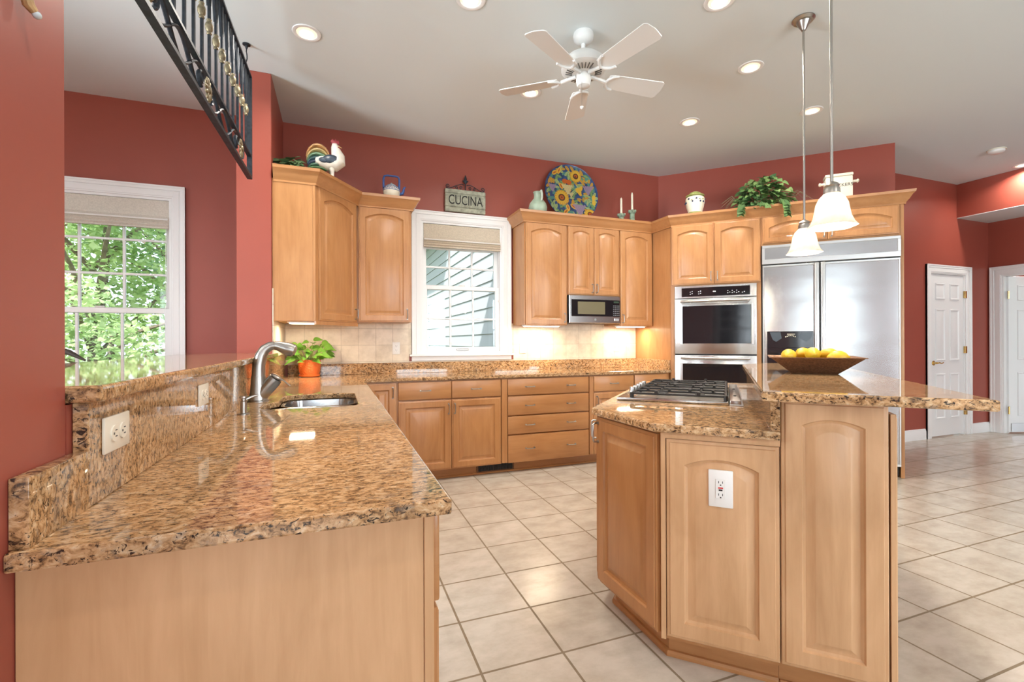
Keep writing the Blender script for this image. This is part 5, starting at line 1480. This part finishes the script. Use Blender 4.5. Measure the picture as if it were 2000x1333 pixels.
for i in range(135):
    a = rp.uniform(0, 2*PI); r_ = .30*math.sqrt(rp.random())
    leafdab(r_*math.cos(a), r_*math.sin(a), rp.uniform(.028, .048), rp.uniform(0, PI), rp.choice(['grn', 'lgr', 'teal', 'lgr', 'gold']))
for i in range(30):
    a = 2*PI*i/30; leafdab(.285*math.cos(a), .285*math.sin(a), .036, a+rp.uniform(-.6, .6)+1.2, rp.choice(['grn', 'lgr', 'teal', 'gold']))
sunflower(-.118, -.060, .092); sunflower(.072, .205, .072); sunflower(.205, -.232, .066)
for (x, z, a) in ((-.19, .215, .5), (-.135, .245, 1.2), (-.115, .075, 2.0), (-.05, -.17, 1.8), (.015, -.15, 2.4), (-.08, -.22, .8)):
    dab('yel', x, z, .040, .022, a, .0026); dab('org', x, z, .030, .009, a, .0034); dab('brn', x, z, .018, .004, a, .0038)
dab('org', -.065, .135, .034, .030, 0, .0026); dab('org', -.015, .128, .034, .030, 0, .0027)
grapes(-.04, .085, 'crm', 5); grapes(.09, -.135, 'pur', 6); grapes(.215, .095, 'pur', 5, .013); grapes(-.225, .07, 'pur', 4, .013); grapes(.0, .0, 'crm', 3, .011)
for (x, z, a) in ((.09, .055, .5), (.11, .01, 2.2), (.13, .07, 1.2), (.10, .03, 0), (.275, -.03, 1.4), (.27, -.09, 1.6), (-.04, -.26, .4)):
    dab('yel', x, z, .034, .020, a, .0028)
for key, mb in PAINT.items():
    bmesh.ops.recalc_face_normals(mb.bm, faces=mb.bm.faces[:])
pm = MB(); pmats = []
for idx, (key, mb) in enumerate(PAINT.items()):
    for f in mb.bm.faces: f.material_index = idx
    me_ = bpy.data.meshes.new('tmp'); mb.bm.to_mesh(me_); pm.bm.from_mesh(me_); bpy.data.meshes.remove(me_); pmats.append(pcol(key))
obj('painted_design', pm, pmats, t, FPl)

# candle holders with candles
def candle(x, y, hh, ch, lab, clab):
    t = thing('candle_holder', lab, 'candle holder', (x, y, TOPZ), 'green candle holders on the cabinet')
    obj('stem', MB().lathe([(0, 0), (.046, 0), (.046, .01), (.034, .02), (.027, .04), (.027, hh-.045), (.032, hh-.040), (0, hh-.040)], (x, y, TOPZ+.0005), 18), VERDI, t)
    cup = MB()
    cup.lathe([(.030, hh-.0395), (.036, hh-.030), (.036, hh-.012), (.030, hh-.004), (.014, hh-.002), (.014, hh-.0395)], (x, y, TOPZ), 18)
    for k_ in range(6): cup.ball((x+.038*math.cos(k_*PI/3), y+.038*math.sin(k_*PI/3), TOPZ+hh-.016), (.012, .012, .014), n=10, k=8)
    obj('cup', cup, VERDI, t)
    solo('taper_candle', MB().lathe([(0, 0), (.0125, 0), (.0115, ch*.88), (.008, ch*.95), (.003, ch*.98), (.002, ch), (0, ch)], (x, y, TOPZ+hh-.0385), 14), CANDLE, clab, 'candle', (x, y, TOPZ+hh-.0385), 'taper candles')
candle(2.925, 4.385, .092, .2145, 'shorter green candle holder on the cabinet right of the platter', 'lower ivory candle in the shorter green holder')
candle(3.066, 4.385, .143, .2355, 'taller green candle holder nearest the wall corner', 'higher ivory candle in the taller green holder')

# olive jar
def d45(T_, D_): return W45(T_, D_, TOPZ)
p = d45(-.281, 5.225)
t = thing('ceramic_jar', 'cream lidded jar painted with olives, green base and lid, over the ovens', 'jar', tuple(p))
JL = .02
obj('body', MB().lathe([(.070, .030), (.088, .10), (.097, .16), (.097, .20), (.086, .222), (.080, .226), (0, .226)], (p.x, p.y, TOPZ), 30), CREAM, t)
obj('foot', MB().lathe([(0, 0), (.072, 0), (.070, .0298), (0, .0298)], (p.x, p.y, TOPZ+.0004), 30), OLIVEG, t)
obj('lid', MB().lathe([(.080, .2265), (.094, .234), (.094, .246), (.080, .254), (.060, .258), (.054, .280), (.040, .288), (0, .290)], (p.x, p.y, TOPZ), 30), OLIVEG, t)
ob = MB()
for k_ in range(10):
    a = math.radians(-135+(k_-4.5)*24+45*0); a = math.radians(225+(k_-4.5)*24)
    rr = .0975; zz = (.186, .152, .150, .190, .155)[k_ % 5]
    ob.ball((p.x+rr*math.cos(a), p.y+rr*math.sin(a), TOPZ+zz), (.009, .009, .012), n=8, k=6)
obj('olives', ob, NAVY, t)
ob = MB()
for k_ in range(10):
    a = math.radians(237+(k_-4.5)*24); rr = .0975; zz = (.170, .175, .182, .165, .178)[k_ % 5]
    leaf(ob, (p.x+rr*math.cos(a), p.y+rr*math.sin(a), TOPZ+zz), (-math.sin(a), math.cos(a), .5), (math.cos(a), math.sin(a), 0), .028, .006, .0, False)
obj('olive_leaves', ob, OLIVEG, t)

t.scale = (.97, .97, .82)

# ivy plant over the ovens
p = d45(.358, 5.385)
fr = lambda T_, D_, z: tuple(W45(T_, D_, z))
tr1 = [fr(.16, 5.12, 2.545), fr(.14, 5.08, 2.53), fr(.135, 5.065, 2.49), fr(.13, 5.065, 2.44)]
tr2 = [fr(.50, 5.14, 2.56), fr(.515, 5.08, 2.535), fr(.52, 5.062, 2.48), fr(.525, 5.062, 2.425), fr(.53, 5.062, 2.40)]
tr3 = [fr(.30, 5.14, 2.56), fr(.34, 5.08, 2.53), fr(.38, 5.068, 2.50)]
t = ivy('ivy_plant', 'bushy trailing ivy plant spilling over the crown molding beside the pendants', 'plant', tuple(p), (.27, .24, .345), 420, leafmat('ivy_leaves', (.035, .10, .03), (.14, .25, .07), .15), 21, (.036, .056), (tr1, tr2, tr3))
lf = MB(); rnd = random.Random(31)
for _ in range(46):
    a = rnd.uniform(PI, 2*PI); e = rnd.uniform(.2, 1.2)
    pv = Vector((math.cos(a)*math.cos(e), math.sin(a)*math.cos(e), math.sin(e)))
    q = Vector(p)+F45.to_3x3() @ Vector((pv.x*.27, pv.y*.25, pv.z*.355))
    leaf(lf, q, F45.to_3x3() @ Vector((pv.x, pv.y, -.35)), F45.to_3x3() @ Vector((0, -.7, .7)), rnd.uniform(.040, .060), .021, .3)
obj('pale_leaves', lf, leafmat('ivy_pale_leaves', (.11, .22, .06), (.25, .34, .13), .15), t)
gs = MB()
for k_ in range(9):
    s = -1 if k_ < 6 else 1; u = rnd.uniform(.0, 1)
    p0 = W45(.36+s*.20, 5.34, TOPZ+.05); p2 = W45(.36+s*rnd.uniform(.30, .42), 5.25+rnd.uniform(-.06, .06), TOPZ+rnd.uniform(-.0, .12)); p1 = (p0+p2)/2+Vector((0, 0, .10))
    gs.tube([tuple(p0), tuple(p1), tuple(p2)], [.002, .0016, .0006], 4)
obj('grass_sprays', gs, simple('dry_grass', (.25, .28, .16), .6), t)
obj('basket', MB().lathe([(0, 0), (.11, 0), (.14, .09), (.13, .09), (.10, .01), (0, .01)], (p.x, p.y, TOPZ+.0005), 20), simple('wicker', (.22, .13, .06), .8, var=.4, scale=60), t)

# cracker tin
Tt, Dt = .985, 5.37
t = thing('cracker_tin', 'cream enamel tin box lettered CRACKERS over the refrigerator', 'tin', tuple(d45(Tt, Dt)), None, F45)
obj('box', MB().box(Tt-.108, Tt+.108, Dt-.06, Dt+.06, TOPZ+.0005, TOPZ+.243, .008, 2), CREAM, t, F45)
obj('lid', MB().box(Tt-.112, Tt+.112, Dt-.064, Dt+.064, TOPZ+.2435, TOPZ+.272, .008, 2), CREAM, t, F45)
for s in (-1, 1):
    obj('side_handle', MB().cyl((Tt+s*.108, Dt-.03, TOPZ+.190), (Tt+s*.150, Dt-.03, TOPZ+.190), .013, 12).ball((Tt+s*.150, Dt-.03, TOPZ+.190), (.012, .020, .018)), CREAM, t, F45)
tx = text_mb('CRACKERS', .042, .0006); tx.xf(R90); tx.xf(TR(Tt+.006, Dt-.0612, TOPZ+.158))
obj('lettering', tx, INK, t, F45)

# light in the hallway beyond the doorway
area('hallway_lamp', (9.4, 3.2, 3.0), (9.3, 3.2, 0), .8, .8, 60*CAN, (1, .95, .9))
bpy.context.view_layer.update()
